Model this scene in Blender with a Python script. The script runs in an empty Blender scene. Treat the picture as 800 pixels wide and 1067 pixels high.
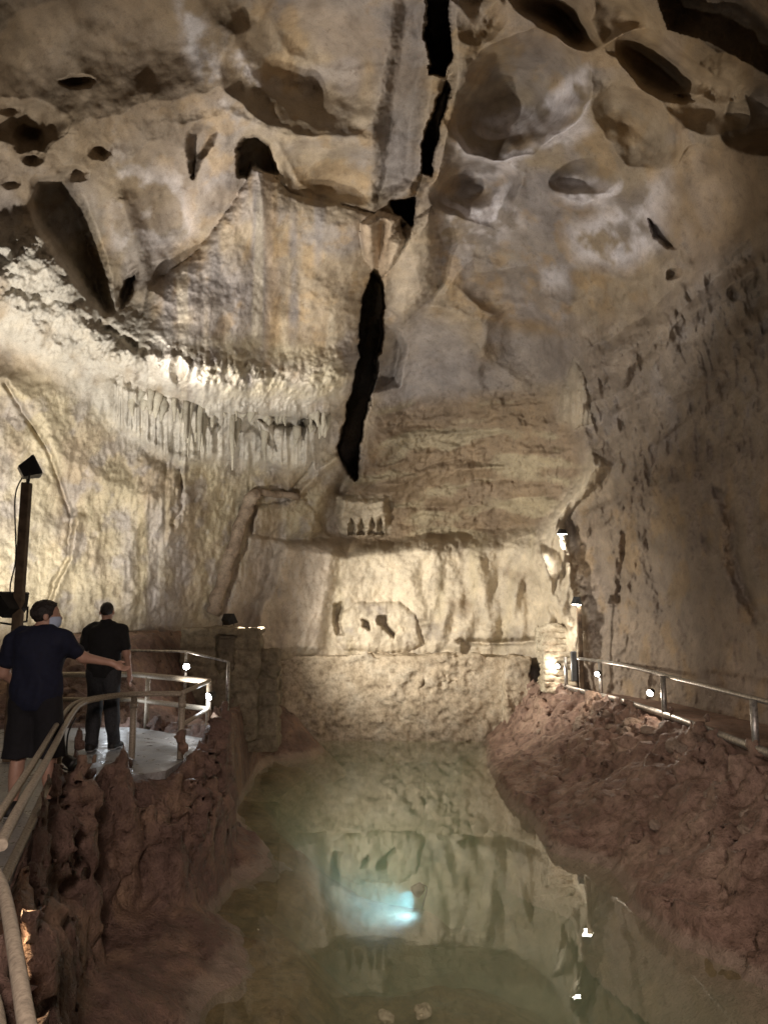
import bpy, math, random
import numpy as np
random.seed(7)
RNG = np.random.default_rng(11)
S = bpy.context.scene
COL = S.collection
F32 = np.float32

# ------------------------------------------------------------------ camera and image-pixel geometry
CAM = np.array([0.0, 0.0, 3.0])            # eye of a visitor, 1.6 m above the walkway, 3 m above the pool
PITCH = math.radians(7.6)
CP, SP = math.cos(PITCH), math.sin(PITCH)
FOC = 800.0

def ray(px, py):
    px = np.asarray(px, dtype=float); py = np.asarray(py, dtype=float)
    a = (px-400)/FOC; b = (533.5-py)/FOC
    return np.stack([a, CP-b*SP, SP+b*CP], -1)
def at_z(px, py, z):
    r = ray(px, py); return CAM + r*((z-CAM[2])/r[..., 2:3])
def at_y(px, py, y):
    r = ray(px, py); return CAM + r*(y/r[..., 1:2])

# ------------------------------------------------------------------ noise
def _h(ix, iy, iz, seed):
    n = (ix.astype(np.uint32)*np.uint32(374761393) + iy.astype(np.uint32)*np.uint32(668265263)
         + iz.astype(np.uint32)*np.uint32(2147483647) + np.uint32(seed*144665 & 0xffffffff))
    n = (n ^ (n >> np.uint32(13)))*np.uint32(1274126177)
    n = (n ^ (n >> np.uint32(15)))*np.uint32(2246822519)
    return n ^ (n >> np.uint32(13))
def noise(x, y, z, seed=0):
    x = np.asarray(x, F32); y = np.asarray(y, F32); z = np.asarray(z, F32)
    x, y, z = np.broadcast_arrays(x, y, z)
    xi = np.floor(x); yi = np.floor(y); zi = np.floor(z)
    fx, fy, fz = x-xi, y-yi, z-zi
    xi = xi.astype(np.int32); yi = yi.astype(np.int32); zi = zi.astype(np.int32)
    u = fx*fx*fx*(fx*(fx*6-15)+10); v = fy*fy*fy*(fy*(fy*6-15)+10); w = fz*fz*fz*(fz*(fz*6-15)+10)
    def g(a, b, c):
        h = _h(xi+a, yi+b, zi+c, seed)
        gx = (h & np.uint32(1023)).astype(F32)/511.5-1
        gy = ((h >> np.uint32(10)) & np.uint32(1023)).astype(F32)/511.5-1
        gz = ((h >> np.uint32(20)) & np.uint32(1023)).astype(F32)/511.5-1
        return gx*(fx-a)+gy*(fy-b)+gz*(fz-c)
    x00 = g(0,0,0)*(1-u)+g(1,0,0)*u; x10 = g(0,1,0)*(1-u)+g(1,1,0)*u
    x01 = g(0,0,1)*(1-u)+g(1,0,1)*u; x11 = g(0,1,1)*(1-u)+g(1,1,1)*u
    return ((x00*(1-v)+x10*v)*(1-w)+(x01*(1-v)+x11*v)*w)*1.2
def fbm(x, y, z, o=4, seed=0, gain=.5, lac=2.03):
    s = 0; a = 1; t = 0; f = 1.0
    for k in range(o):
        s = s+a*noise(x*f, y*f, z*f, seed+k*7); t += a; a *= gain; f *= lac
    return s/t*1.6
def ridged(x, y, z, o=3, seed=0, gain=.5):
    s = 0; a = 1; t = 0; f = 1.0
    for k in range(o):
        s = s+a*(1-2*np.abs(noise(x*f, y*f, z*f, seed+k*7))); t += a; a *= gain; f *= 2.07
    return s/t
def cells(x, y, z, seed=0):
    """distance to the nearest feature point (F1) and its rival (F2)"""
    x = np.asarray(x, F32); y = np.asarray(y, F32); z = np.asarray(z, F32)
    xi = np.floor(x).astype(np.int32); yi = np.floor(y).astype(np.int32); zi = np.floor(z).astype(np.int32)
    f1 = np.full(x.shape, 9, F32); f2 = f1.copy()
    for a in (-1, 0, 1):
        for b in (-1, 0, 1):
            for c in (-1, 0, 1):
                h = _h(xi+a, yi+b, zi+c, seed)
                px = xi+a+(h & np.uint32(1023)).astype(F32)/1023
                py = yi+b+((h >> np.uint32(10)) & np.uint32(1023)).astype(F32)/1023
                pz = zi+c+((h >> np.uint32(20)) & np.uint32(1023)).astype(F32)/1023
                d = np.sqrt((px-x)**2+(py-y)**2+(pz-z)**2)
                f2 = np.minimum(f2, np.maximum(f1, d)); f1 = np.minimum(f1, d)
    return f1, f2
def blocks(x, y, z, seed=0):
    """one random level per cell, and the crack between neighbours"""
    x = np.asarray(x, F32); y = np.asarray(y, F32); z = np.asarray(z, F32)
    xi = np.floor(x).astype(np.int32); yi = np.floor(y).astype(np.int32); zi = np.floor(z).astype(np.int32)
    f1 = np.full(x.shape, 9, F32); f2 = f1.copy(); lv = np.zeros(x.shape, F32)
    for a in (-1, 0, 1):
        for b in (-1, 0, 1):
            for c in (-1, 0, 1):
                h = _h(xi+a, yi+b, zi+c, seed)
                px = xi+a+(h & np.uint32(1023)).astype(F32)/1023; py = yi+b+((h >> np.uint32(10)) & np.uint32(1023)).astype(F32)/1023; pz = zi+c+((h >> np.uint32(20)) & np.uint32(1023)).astype(F32)/1023
                g = ((h >> np.uint32(5)) & np.uint32(255)).astype(F32)/127.5-1
                ox, oy = x-px, y-py
                d = np.abs(ox)*.5+np.abs(oy)*.4+np.sqrt(ox*ox+oy*oy+(z-pz)**2)*.7
                m = d < f1; f2 = np.where(m, f1, np.minimum(f2, d)); lv = np.where(m, g+1.1*(ox*g+oy*.6), lv); f1 = np.minimum(f1, d)
    return lv, f2-f1
def sst(a, b, x):
    t = np.clip((x-a)/(b-a), 0, 1); return t*t*(3-2*t)

def seg_d(x, y, pts):
    d = np.full(x.shape, 1e9)
    for (x0, y0), (x1, y1) in zip(pts[:-1], pts[1:]):
        dx, dy = x1-x0, y1-y0
        t = np.clip(((x-x0)*dx+(y-y0)*dy)/(dx*dx+dy*dy+1e-9), 0, 1)
        d = np.minimum(d, np.hypot(x-x0-t*dx, y-y0-t*dy))
    return d
def poly_d(x, y, pts):
    """signed distance, negative inside"""
    d = seg_d(x, y, list(pts)+[pts[0]])
    ins = np.zeros(x.shape, bool)
    n = len(pts)
    for i in range(n):
        x0, y0 = pts[i]; x1, y1 = pts[(i+1) % n]
        c = (y0 > y) != (y1 > y)
        ins ^= c & (x < (x1-x0)*(y-y0)/((y1-y0) or 1e-9)+x0)
    return np.where(ins, -d, d)

# ------------------------------------------------------------------ object helpers
def tag(o, label=None, cat=None, group=None, kind=None):
    for k, v in (('label', label), ('category', cat), ('group', group), ('kind', kind)):
        if v: o[k] = v
    return o
def empty(name, loc, label, cat, group=None, rz=0):
    o = bpy.data.objects.new(name, None); COL.objects.link(o)
    o.location = loc; o.rotation_euler = (0, 0, rz); o.empty_display_size = .1
    return tag(o, label, cat, group)
def link(name, me, mat, parent=None):
    o = bpy.data.objects.new(name, me); COL.objects.link(o)
    if mat: me.materials.append(mat)
    if parent is not None:
        o.parent = parent
        bpy.context.view_layer.update()
        o.matrix_parent_inverse = parent.matrix_world.inverted()
    return o
def np_mesh(name, V, Q, smooth=True):
    me = bpy.data.meshes.new(name)
    V = np.ascontiguousarray(V, dtype=F32); Q = np.ascontiguousarray(Q, dtype=np.int32)
    k = Q.shape[1]
    me.vertices.add(len(V)); me.vertices.foreach_set('co', V.ravel())
    me.loops.add(Q.size); me.loops.foreach_set('vertex_index', Q.ravel())
    me.polygons.add(len(Q))
    me.polygons.foreach_set('loop_start', np.arange(0, Q.size, k, dtype=np.int32))
    me.polygons.foreach_set('loop_total', np.full(len(Q), k, dtype=np.int32))
    me.polygons.foreach_set('use_smooth', np.full(len(Q), smooth))
    me.update(calc_edges=True)
    return me

class MB:
    """collects boxes, tubes and lathes into one mesh"""
    def __init__(s): s.v = []; s.f = []; s.sm = []
    def add(s, vs, fs, smooth=False):
        n = len(s.v); s.v += [tuple(map(float, p)) for p in vs]
        s.f += [tuple(i+n for i in f) for f in fs]; s.sm += [smooth]*len(fs)
    def tube(s, pts, r, n=10, caps=True):
        pts = [np.array(p, float) for p in pts]; rs = r if isinstance(r, (list, tuple)) else [r]*len(pts)
        vs = []; up = np.array([.13, .21, .97])
        prev = None
        for i, p in enumerate(pts):
            a = pts[max(i-1, 0)]; b = pts[min(i+1, len(pts)-1)]
            t = (b-a)/np.linalg.norm(b-a)
            ref = up if prev is None else prev
            if prev is None and abs(t@up) > .9: ref = np.array([1, .1, 0.])
            u = ref-t*(ref@t); u /= np.linalg.norm(u); prev = u
            w = np.cross(t, u)
            for k in range(n):
                an = 2*math.pi*k/n
                vs.append(p+rs[i]*(math.cos(an)*u+math.sin(an)*w))
        fs = []
        for i in range(len(pts)-1):
            for k in range(n):
                fs.append((i*n+k, i*n+(k+1) % n, (i+1)*n+(k+1) % n, (i+1)*n+k))
        s.add(vs, fs, True)
        if caps:
            m = len(vs); base = len(s.v)-m
            s.f.append(tuple(base+k for k in reversed(range(n)))); s.sm.append(False)
            s.f.append(tuple(base+m-n+k for k in range(n))); s.sm.append(False)
    def box(s, c, d, ax=None, bev=.0):
        """box centred on c with half-sizes d, axes ax (rows), edges chamfered by bev"""
        ax = np.eye(3) if ax is None else np.array(ax, float); c = np.array(c, float)
        b = bev or min(d)*.12
        vs = []; 
        def P(x, y, z): return c+x*ax[0]+y*ax[1]+z*ax[2]
        # chamfered box: 24 verts, three per corner
        idx = {}
        for sx in (-1, 1):
            for sy in (-1, 1):
                for sz in (-1, 1):
                    for k in range(3):
                        q = [sx*(d[0]-b), sy*(d[1]-b), sz*(d[2]-b)]; q[k] = (sx, sy, sz)[k]*d[k]
                        idx[(sx, sy, sz, k)] = len(vs); vs.append(P(*q))
        fs = []
        for k in range(3):
            i, j = [(1, 2), (2, 0), (0, 1)][k]
            for sg in (-1, 1):
                def key(a, bb):
                    q = [0, 0, 0]; q[k] = sg; q[i] = a; q[j] = bb; return idx[(*q, k)]
                f = [key(-1, -1), key(1, -1), key(1, 1), key(-1, 1)]
                fs.append(tuple(f if sg > 0 else f[::-1]))
        for k in range(3):          # edge along axis k
            i, j = [(1, 2), (2, 0), (0, 1)][k]
            for a in (-1, 1):
                for bb in (-1, 1):
                    def key(sk, kk):
                        q = [0, 0, 0]; q[k] = sk; q[i] = a; q[j] = bb; return idx[(*q, kk)]
                    fs.append((key(-1, i), key(1, i), key(1, j), key(-1, j)))
        for sx in (-1, 1):
            for sy in (-1, 1):
                for sz in (-1, 1): fs.append(tuple(idx[(sx, sy, sz, k)] for k in range(3)))
        s.add(vs, fs)
    def lathe(s, prof, c, n=16, ax=None):
        ax = np.eye(3) if ax is None else np.array(ax, float); c = np.array(c, float)
        vs = []
        for r, z in prof:
            for k in range(n):
                a = 2*math.pi*k/n; vs.append(c+r*math.cos(a)*ax[0]+r*math.sin(a)*ax[1]+z*ax[2])
        fs = [(i*n+k, i*n+(k+1) % n, (i+1)*n+(k+1) % n, (i+1)*n+k) for i in range(len(prof)-1) for k in range(n)]
        fs += [tuple(reversed(range(n))), tuple((len(prof)-1)*n+k for k in range(n))]
        s.add(vs, fs, True)
    def build(s, name, mat, parent=None):
        me = bpy.data.meshes.new(name); me.from_pydata(s.v, [], s.f)
        me.polygons.foreach_set('use_smooth', s.sm)
        import bmesh
        bm = bmesh.new(); bm.from_mesh(me); bmesh.ops.recalc_face_normals(bm, faces=bm.faces); bm.to_mesh(me); bm.free()
        me.update(); return link(name, me, mat, parent)

def surface_nets(V, org, h):
    s = V < 0
    nx, ny, nz = V.shape
    cnt = np.zeros((nx-1, ny-1, nz-1), np.int8)
    for a in (0, 1):
        for b in (0, 1):
            for c in (0, 1): cnt += s[a:nx-1+a, b:ny-1+b, c:nz-1+c]
    I, J, K = np.nonzero((cnt > 0) & (cnt < 8))
    cv = {}
    for a in (0, 1):
        for b in (0, 1):
            for c in (0, 1): cv[a, b, c] = V[I+a, J+b, K+c]
    acc = np.zeros((len(I), 3)); n = np.zeros(len(I))
    E = [((a, b, 0), (a, b, 1)) for a in (0, 1) for b in (0, 1)] + [((a, 0, b), (a, 1, b)) for a in (0, 1) for b in (0, 1)] + [((0, a, b), (1, a, b)) for a in (0, 1) for b in (0, 1)]
    for p, q in E:
        v0, v1 = cv[p], cv[q]; m = (v0 < 0) != (v1 < 0)
        t = np.where(m, v0/np.where(m, v0-v1, 1), 0)
        for k in range(3): acc[:, k] += np.where(m, p[k]+t*(q[k]-p[k]), 0)
        n += m
    P = acc/n[:, None]+np.stack([I, J, K], 1)
    P = np.asarray(org)+P*h
    gi = np.full((nx-1, ny-1, nz-1), -1, np.int32); gi[I, J, K] = np.arange(len(I))
    Q = []
    for ax in range(3):
        sl0 = [slice(None)]*3; sl1 = [slice(None)]*3
        sl0[ax] = slice(0, -1); sl1[ax] = slice(1, None)
        A, B = s[tuple(sl0)], s[tuple(sl1)]
        for flip, M in ((0, A & ~B), (1, B & ~A)):
            i, j, k = np.nonzero(M)
            u, v = [(1, 2), (2, 0), (0, 1)][ax]
            idx = np.stack([i, j, k], 1)
            lim = np.array([nx-1, ny-1, nz-1])
            ok = (idx[:, u] > 0) & (idx[:, v] > 0) & (idx < lim).all(1)
            idx = idx[ok]
            def c(du, dv):
                q = idx.copy(); q[:, u] -= du; q[:, v] -= dv
                return gi[q[:, 0], q[:, 1], q[:, 2]]
            f = np.stack([c(1, 1), c(0, 1), c(0, 0), c(1, 0)], 1)
            Q.append(f[:, ::-1] if flip else f)
    Q = np.concatenate(Q); Q = Q[(Q >= 0).all(1)]
    return P, Q
def sdf_obj(name, fn, lo, hi, h, mat, parent=None):
    lo = np.array(lo, float); hi = np.array(hi, float)
    n = np.ceil((hi-lo)/h).astype(int)+1
    X, Y, Z = np.meshgrid(*[(lo[k]+h*np.arange(n[k])).astype(F32) for k in range(3)], indexing='ij')
    V = fn(X, Y, Z)
    P, Q = surface_nets(V, lo, h)
    return link(name, np_mesh(name, P, Q), mat, parent)

# ------------------------------------------------------------------ materials
def nt(name):
    m = bpy.data.materials.new(name); m.use_nodes = True
    t = m.node_tree; b = t.nodes['Principled BSDF']
    return m, t, b
def N(t, typ, **kw):
    n = t.nodes.new(typ)
    for k, v in kw.items():
        if k in n.inputs: n.inputs[k].default_value = v
        else: setattr(n, k, v)
    return n
def mixc(t, fac, a, b, mode='MIX'):
    n = t.nodes.new('ShaderNodeMix'); n.data_type = 'RGBA'; n.blend_type = mode
    for sock, v in ((n.inputs[0], fac), (n.inputs[6], a), (n.inputs[7], b)):
        if hasattr(v, 'is_output'): t.links.new(v, sock)
        else: sock.default_value = v if not isinstance(v, tuple) or len(v) == 4 else (*v, 1)
    return n.outputs[2]
def ramp(t, src, stops):
    n = t.nodes.new('ShaderNodeValToRGB'); e = n.color_ramp.elements
    while len(e) > 1: e.remove(e[-1])
    for i, (p, c) in enumerate(stops):
        q = e[0] if i == 0 else e.new(p)
        q.position = p; q.color = (*c, 1) if isinstance(c, tuple) else (c, c, c, 1)
    t.links.new(src, n.inputs[0]); return n.outputs[0]
def nz(t, scale, detail=6, rough=.55, dist=0, vec=None):
    n = N(t, 'ShaderNodeTexNoise', Scale=scale, Detail=detail, Roughness=rough, Distortion=dist)
    if vec is not None: t.links.new(vec, n.inputs['Vector'])
    return n.outputs['Fac']
def bump(t, b, parts):
    prev = None
    for h, st, dist in parts:
        n = N(t, 'ShaderNodeBump', Strength=st, Distance=dist)
        t.links.new(h, n.inputs['Height'])
        if prev: t.links.new(prev, n.inputs['Normal'])
        prev = n.outputs['Normal']
    t.links.new(prev, b.inputs['Normal'])

def rock_mat(name, attr=None, cols=None, fine=1.0, wet=.0, rough=.8, tide=False):
    m, t, b = nt(name)
    tc = N(t, 'ShaderNodeTexCoord'); vec = tc.outputs['Object']
    n1 = nz(t, 1.7, 8, .6, .3, vec); n2 = nz(t, 9, 8, .65, 0, vec); n3 = nz(t, 45, 5, .6, 0, vec)
    if attr:
        a = N(t, 'ShaderNodeAttribute', attribute_name=attr); base = a.outputs['Color']
        v = ramp(t, n1, [(.3, (.78, .76, .74)), (.5, (1, 1, 1)), (.7, (1.12, 1.1, 1.06))])
    else:
        base = ramp(t, n1, [(.3, cols[0]), (.5, cols[1]), (.7, cols[2])])
        v = ramp(t, n2, [(.3, (.6, .58, .55)), (.6, (1.05, 1.05, 1.05))])
    c = mixc(t, 1.0, base, v, 'MULTIPLY')
    v2 = ramp(t, n2, [(.25, (.55, .5, .45)), (.45, (.97, .97, .97)), (.75, (1.1, 1.1, 1.1))])
    c = mixc(t, .8, c, v2, 'MULTIPLY')
    v3 = ramp(t, n3, [(.3, (.7, .68, .66)), (.55, (1.03, 1.03, 1.03))])
    c = mixc(t, .6, c, v3, 'MULTIPLY')
    if tide:                                          # dried silt line just above the water
        sp = N(t, 'ShaderNodeSeparateXYZ'); t.links.new(vec, sp.inputs[0])
        ad = N(t, 'ShaderNodeMath', operation='MULTIPLY_ADD'); t.links.new(n2, ad.inputs[0]); ad.inputs[1].default_value = -.16; t.links.new(sp.outputs[2], ad.inputs[2])
        c = mixc(t, ramp(t, ad.outputs[0], [(.0, .5), (.02, .3), (.06, 0.0)]), c, (.42, .35, .27))
    t.links.new(c, b.inputs['Base Color'])
    r = ramp(t, n2, [(.35, rough-.25-wet), (.6, rough)])
    t.links.new(r, b.inputs['Roughness'])
    b.inputs['Specular IOR Level'].default_value = .35
    bump(t, b, [(n2, .55*fine, .06), (n3, .5*fine, .02)])
    return m
M_WALL = rock_mat('cave_rock', attr='rock', fine=1.0)
M_VAULT = rock_mat('vault_rock', attr='rock', fine=.4)
M_FLOW = rock_mat('flowstone', attr='rock', fine=.65, wet=.15)
M_BANK = rock_mat('mud_rock', cols=[(.11, .066, .05), (.215, .138, .11), (.36, .24, .16)], fine=1.9, wet=.25, rough=.75, tide=True)
M_BANKR = rock_mat('red_mud_rock', cols=[(.19, .12, .09), (.33, .22, .17), (.46, .33, .25)], fine=1.9, wet=.15, rough=.75, tide=True)
M_BLOCK = rock_mat('rough_plastered_stone', cols=[(.42, .34, .24), (.56, .47, .35), (.62, .55, .44)], fine=1.2, rough=.85)
M_MASON = rock_mat('dark_masonry', cols=[(.16, .13, .09), (.23, .19, .13), (.3, .25, .18)], fine=1.3)
M_BED = rock_mat('pool_bed', cols=[(.13, .09, .045), (.24, .17, .09), (.36, .28, .17)], fine=1.0)
M_FLOOR = rock_mat('worn_concrete', cols=[(.2, .2, .2), (.28, .28, .28), (.36, .35, .34)], fine=.5, wet=.25, rough=.7)
M_STONE = rock_mat('pale_stone', cols=[(.4, .34, .24), (.55, .48, .36), (.6, .55, .44)], fine=1.0)

def plain(name, col, rough=.6, metal=0, var=.35, scale=14, bumpv=.2, emit=None, es=0):
    m, t, b = nt(name)
    tc = N(t, 'ShaderNodeTexCoord')
    n = nz(t, scale, 6, .6, 0, tc.outputs['Object'])
    lo = tuple(c*(1-var) for c in col); hi = tuple(min(1, c*(1+var*.5)) for c in col)
    t.links.new(ramp(t, n, [(.32, lo), (.62, hi)]), b.inputs['Base Color'])
    b.inputs['Roughness'].default_value = rough; b.inputs['Metallic'].default_value = metal
    bump(t, b, [(n, bumpv, .01)])
    if emit:
        b.inputs['Emission Color'].default_value = (*emit, 1); b.inputs['Emission Strength'].default_value = es
    return m
M_RAIL = plain('weathered_galvanised_pipe', (.36, .31, .24), .6, .2, .35, 60)
M_RAILD = plain('dull_steel_pipe', (.4, .38, .35), .4, .7, .5, 22)
M_POSTW = plain('old_brown_timber', (.13, .09, .055), .75, 0, .5, 9, .4)
M_BLACK = plain('black_paint', (.018, .018, .018), .5)
M_LAMPG = plain('grey_lamp_metal', (.07, .075, .08), .5, .3)
M_GLOW = plain('lamp_glass_lit', (.9, .88, .8), .3, emit=(1, .92, .8), es=60)
M_GLOWC = plain('cool_lamp_glass_lit', (.9, .92, .95), .3, emit=(.8, .9, 1), es=60)
M_BLUE = plain('blue_lamp_glass_lit', (.5, .9, 1), .3, emit=(.25, .72, 1), es=5)
M_LENS = plain('dark_lamp_glass', (.05, .05, .055), .15)
M_SKIN = plain('skin', (.45, .27, .2), .5, 0, .12, 20, .05)
M_HAIR = plain('dark_hair', (.02, .016, .014), .55, 0, .6, 90, .8)
M_NAVY = plain('navy_cotton', (.005, .008, .027), .85, 0, .25, 30, .3)
M_BCLOTH = plain('black_cotton', (.01, .01, .011), .85, 0, .3, 30, .3)
M_SHORTS = plain('dark_shorts_cloth', (.008, .008, .011), .9, 0, .3, 30, .3)
M_JEAN = plain('charcoal_denim', (.035, .037, .042), .85, 0, .35, 40, .3)
M_SHOE = plain('black_shoe', (.012, .012, .012), .6)
M_SOLE = plain('pale_sole', (.3, .3, .3), .7)
M_MASK = plain('pale_blue_mask_cloth', (.5, .6, .78), .8, 0, .1)
M_CONDUIT = rock_mat('mud_covered_conduit', cols=[(.2, .15, .11), (.3, .23, .17), (.36, .29, .22)], fine=.8)

# ================================================================== CAVE SHELL
# plan of the chamber (x, y in metres) -> range by azimuth from the camera position
PLAN = [(-6, -6), (-7, 0), (-7.4, 4), (-7.2, 8), (-6.5, 11.5), (-4.9, 14.4), (-3.5, 16.6), (-2.7, 18.6), (0, 19.7), (3.0, 19.6), (4.0, 18.2),
        (4.9, 15.4), (5.5, 11), (5.8, 7.5), (6.0, 4), (6.2, 0), (6, -6)]
AZ = np.array([math.atan2(x, y) for x, y in PLAN]); RR = np.array([math.hypot(x, y) for x, y in PLAN])
_az = np.linspace(AZ[0], AZ[-1], 900); _rr = np.interp(_az, AZ, RR)
_k = np.exp(-np.linspace(-2, 2, 31)**2); _k /= _k.sum(); _rr = np.convolve(np.pad(_rr, 15, mode='edge'), _k, 'valid')
def base_range(px, py):
    r = ray(px, py); hyp = np.hypot(r[..., 0], r[..., 1])
    R = np.interp(np.arctan2(r[..., 0], r[..., 1]), _az, _rr)
    q = np.maximum(r[..., 2]/hyp, 0)*R/9.5
    rh = R*(1+q**2.6)**(-1/2.6)
    return rh/hyp          # multiplies ray()

def axis(lo, a, b, hi, step, grow=1.06):
    c = list(np.arange(a, b+.01, step)); s = step; x = b
    while x < hi: s *= grow; x += s; c.append(x)
    s = step; x = a; l = []
    while x > lo: s *= grow; x -= s; l.append(x)
    return np.array(l[::-1]+c)
ax_x = axis(-900, -12, 812, 1700, 1.05); ax_y = axis(-900, -12, 800, 830, 1.05)
PX, PY = np.meshgrid(ax_x, ax_y)                     # rows of the grid, in image pixels
NR, NC = PX.shape
T0 = base_range(PX, PY)
RAY = ray(PX, PY)
B = CAM+RAY*T0[..., None]
bx, by, bz = [B[..., k].astype(F32) for k in range(3)]

# outlines wander a little: warp the image coordinates with noise
wx = 5*noise(PX/38, PY/38, 0, 3)+2.2*noise(PX/13, PY/13, 0, 5)+9*noise(PX/120, PY/120, 0, 15)
wy = 5*noise(PX/38, PY/38, 7, 4)+2.2*noise(PX/13, PY/13, 5, 6)+7*noise(PX/120, PY/120, 9, 16)
QX, QY = PX+wx, PY+wy
jx = 1.5*noise(PX/7, PY/7, 3, 17)+.9*noise(PX/3.5, PY/3.5, 3, 18); jy = 1.5*noise(PX/7, PY/7, 8, 18)+.9*noise(PX/3.5, PY/3.5, 8, 19)
LX, LY = PX+.4*wx+jx, PY+.4*wy+jy                       # gentler warp for outlines that must sit
disp = np.zeros(PX.shape, F32)                       # metres towards the chamber
shape = PX.shape

def sub(pts, pad):
    xs = [p[0] for p in pts]; ys = [p[1] for p in pts]
    i0, i1 = np.searchsorted(ax_x, [min(xs)-pad-14, max(xs)+pad+14]); j0, j1 = np.searchsorted(ax_y, [min(ys)-pad-14, max(ys)+pad+14])
    return (slice(j0, j1), slice(i0, i1))
def inside(pts, w, soft=None, gentle=True):
    """0..1 mask of a closed outline with edge half-width w"""
    s = sub(pts, w*2+4); m = np.zeros(shape, F32)
    X, Y = (LX, LY) if gentle else (QX, QY)
    m[s] = 1-sst(-w, w, poly_d(X[s], Y[s], pts)); return m
def push(pts, amount, w, gentle=True):
    global disp
    disp = disp+amount*inside(pts, w, gentle=gentle)
def dome(pts, amount, w):
    """rounded swelling: rises from the outline inwards over w pixels"""
    global disp
    s = sub(pts, 6); d = np.clip(-poly_d(LX[s], LY[s], pts)/w, 0, 1)
    disp[s] += amount*np.sqrt(1-(1-d)**2)
def ridge(pts, h, wl, sharp=1.35):
    global disp
    if sharp == 1.35: h *= .6; wl *= 1.3
    s = sub(pts, wl*4); d = seg_d(LX[s], LY[s], pts)
    disp[s] += h*np.exp(-(d/wl)**sharp)
def groove(pts, h, w): ridge(pts, -h, w, 2.0)

# ---- big undulation of the whole shell
big = fbm(bx*.22, by*.22, bz*.22, 3, 21)
disp += .55*big
disp += .16*fbm(bx*.9, by*.9, bz*.9, 4, 31)

# ---- solution bowls of the vault: cusps appear where they meet
# cx, cy, rx, ry, turn, depth, terraces
BOWLS = [(325, 55, 112, 92, 14, 1.3, 0), (150, 40, 120, 100, 0, .7, 0), (342, 184, 62, 36, 5, .5, 0), (165, 205, 55, 80, 18, .35, 0),
         (540, 100, 88, 66, -28, 2.3, 2), (497, 196, 52, 46, -14, 1.15, 1.6), (606, 186, 40, 28, -12, .9, 1), (650, 240, 110, 62, -30, .5, 0), (440, 392, 70, 80, 0, .9, 0),
         (522, 298, 66, 34, 14, .75, 0), (545, 362, 52, 62, -8, .9, 0), (622, 302, 40, 34, 0, .55, 0), (644, 330, 38, 48, 20, .5, 0), (748, 215, 66, 84, 10, .5, 0), (420, 60, 34, 110, 3, .3, 0),
         (50, 60, 70, 80, 0, .5, 0), (30, 130, 40, 34, 10, .6, 0), (250, 8, 66, 40, 0, .6, 0), (110, 235, 40, 60, 0, .25, 0), (660, 130, 60, 44, 35, .7, 0), (740, 110, 60, 36, 20, .6, 0), (500, 15, 50, 40, 0, .6, 0), (582, 14, 60, 34, 25, 1.4, 0), (690, 70, 66, 30, 30, 1.3, 0), (790, 120, 56, 40, 20, 1.2, 0), (640, 20, 40, 26, 20, .8, 0)]
vault = np.zeros(shape, F32); ring = np.zeros(shape, F32)
BX = QX+18*noise(PX/62, PY/62, 4, 151)+4*noise(PX/26, PY/26, 4, 153); BY = QY+18*noise(PX/62, PY/62, 9, 152)+4*noise(PX/26, PY/26, 9, 154)
for cx, cy, rx, ry, an, de, ter in BOWLS:
    m = max(rx, ry); s = sub([(cx-m, cy-m), (cx+m, cy+m)], 16)
    a = math.radians(an); u = (BX[s]-cx)*math.cos(a)+(BY[s]-cy)*math.sin(a); v = -(BX[s]-cx)*math.sin(a)+(BY[s]-cy)*math.cos(a)
    d2 = (u/rx)**2+(v/ry)**2; q = np.clip(1-d2, 0, 1)
    b_ = de*(1.25 if cy < 250 else 1)*q**(1.05 if cy > 250 else 1.4)
    if ter:
        w = np.sqrt(d2)*ter*2.2*math.pi+4.5*noise(PX[s]/55, PY[s]/40, 4, 155)+1.2*noise(PX[s]/14, PY[s]/14, 4, 156)
        b_ = b_+.045*np.sin(w)*sst(0, .3, q)*sst(-.5, .4, v/ry); ring[s] = np.maximum(ring[s], sst(.1, .7, np.sin(w+.9))*sst(0, .25, q)*sst(-.1, .6, v/ry))
    h_ = np.clip(.5+.5*(b_-vault[s])/.12, 0, 1); vault[s] = vault[s]*(1-h_)+b_*h_+.12*h_*(1-h_)*(q > 0)
# folds of rock running down to the right in the top right corner
fold = inside([(470, -400), (1300, -400), (1300, 140), (760, 150), (660, 110), (600, 60), (480, 30)], 40)
fu = (PX*.86+PY*.5); fv = (-PX*.5+PY*.86)
vault = vault+fold*(.75*np.abs(noise(fu/120+.4*noise(PX/60, PY/60, 1, 157), fv/42, 3, 159))*1.6-.25+.25*noise(fu/60, fv/24, 3, 161))
# the rest of the vault, beyond the frame too, carries the same kind of scallops
f1, f2 = cells(bx*.42, by*.42, bz*.42, 9)
upper = 1-sst(330, 420, PY+.12*(PX-400))
up2 = upper*(1-.75*inside([(140, 130), (400, 130), (400, 400), (120, 400)], 30))
vault = np.maximum(vault, up2*.75*np.clip(.75-f1, 0, 1))
f1, f2 = cells(bx*1.3, by*1.3, bz*1.3, 19)
vault = vault+up2*.08*np.clip(.6-f1, 0, 1)*sst(-.1, .3, noise(bx*.5, by*.5, bz*.5, 77))
upf = upper*(1-.3*inside([(140, 130), (400, 130), (400, 400), (120, 400)], 30))
disp -= vault
disp += upf*(.10*fbm(bx*1.2, by*1.2, bz*1.2, 3, 23)+.025*ridged(bx*3.6, by*3.6, bz*3.6, 3, 25)*sst(-.1, .3, noise(bx*.6, by*.6, bz*.6, 26))+.02*fbm(bx*5, by*5, bz*5, 3, 27))

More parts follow.
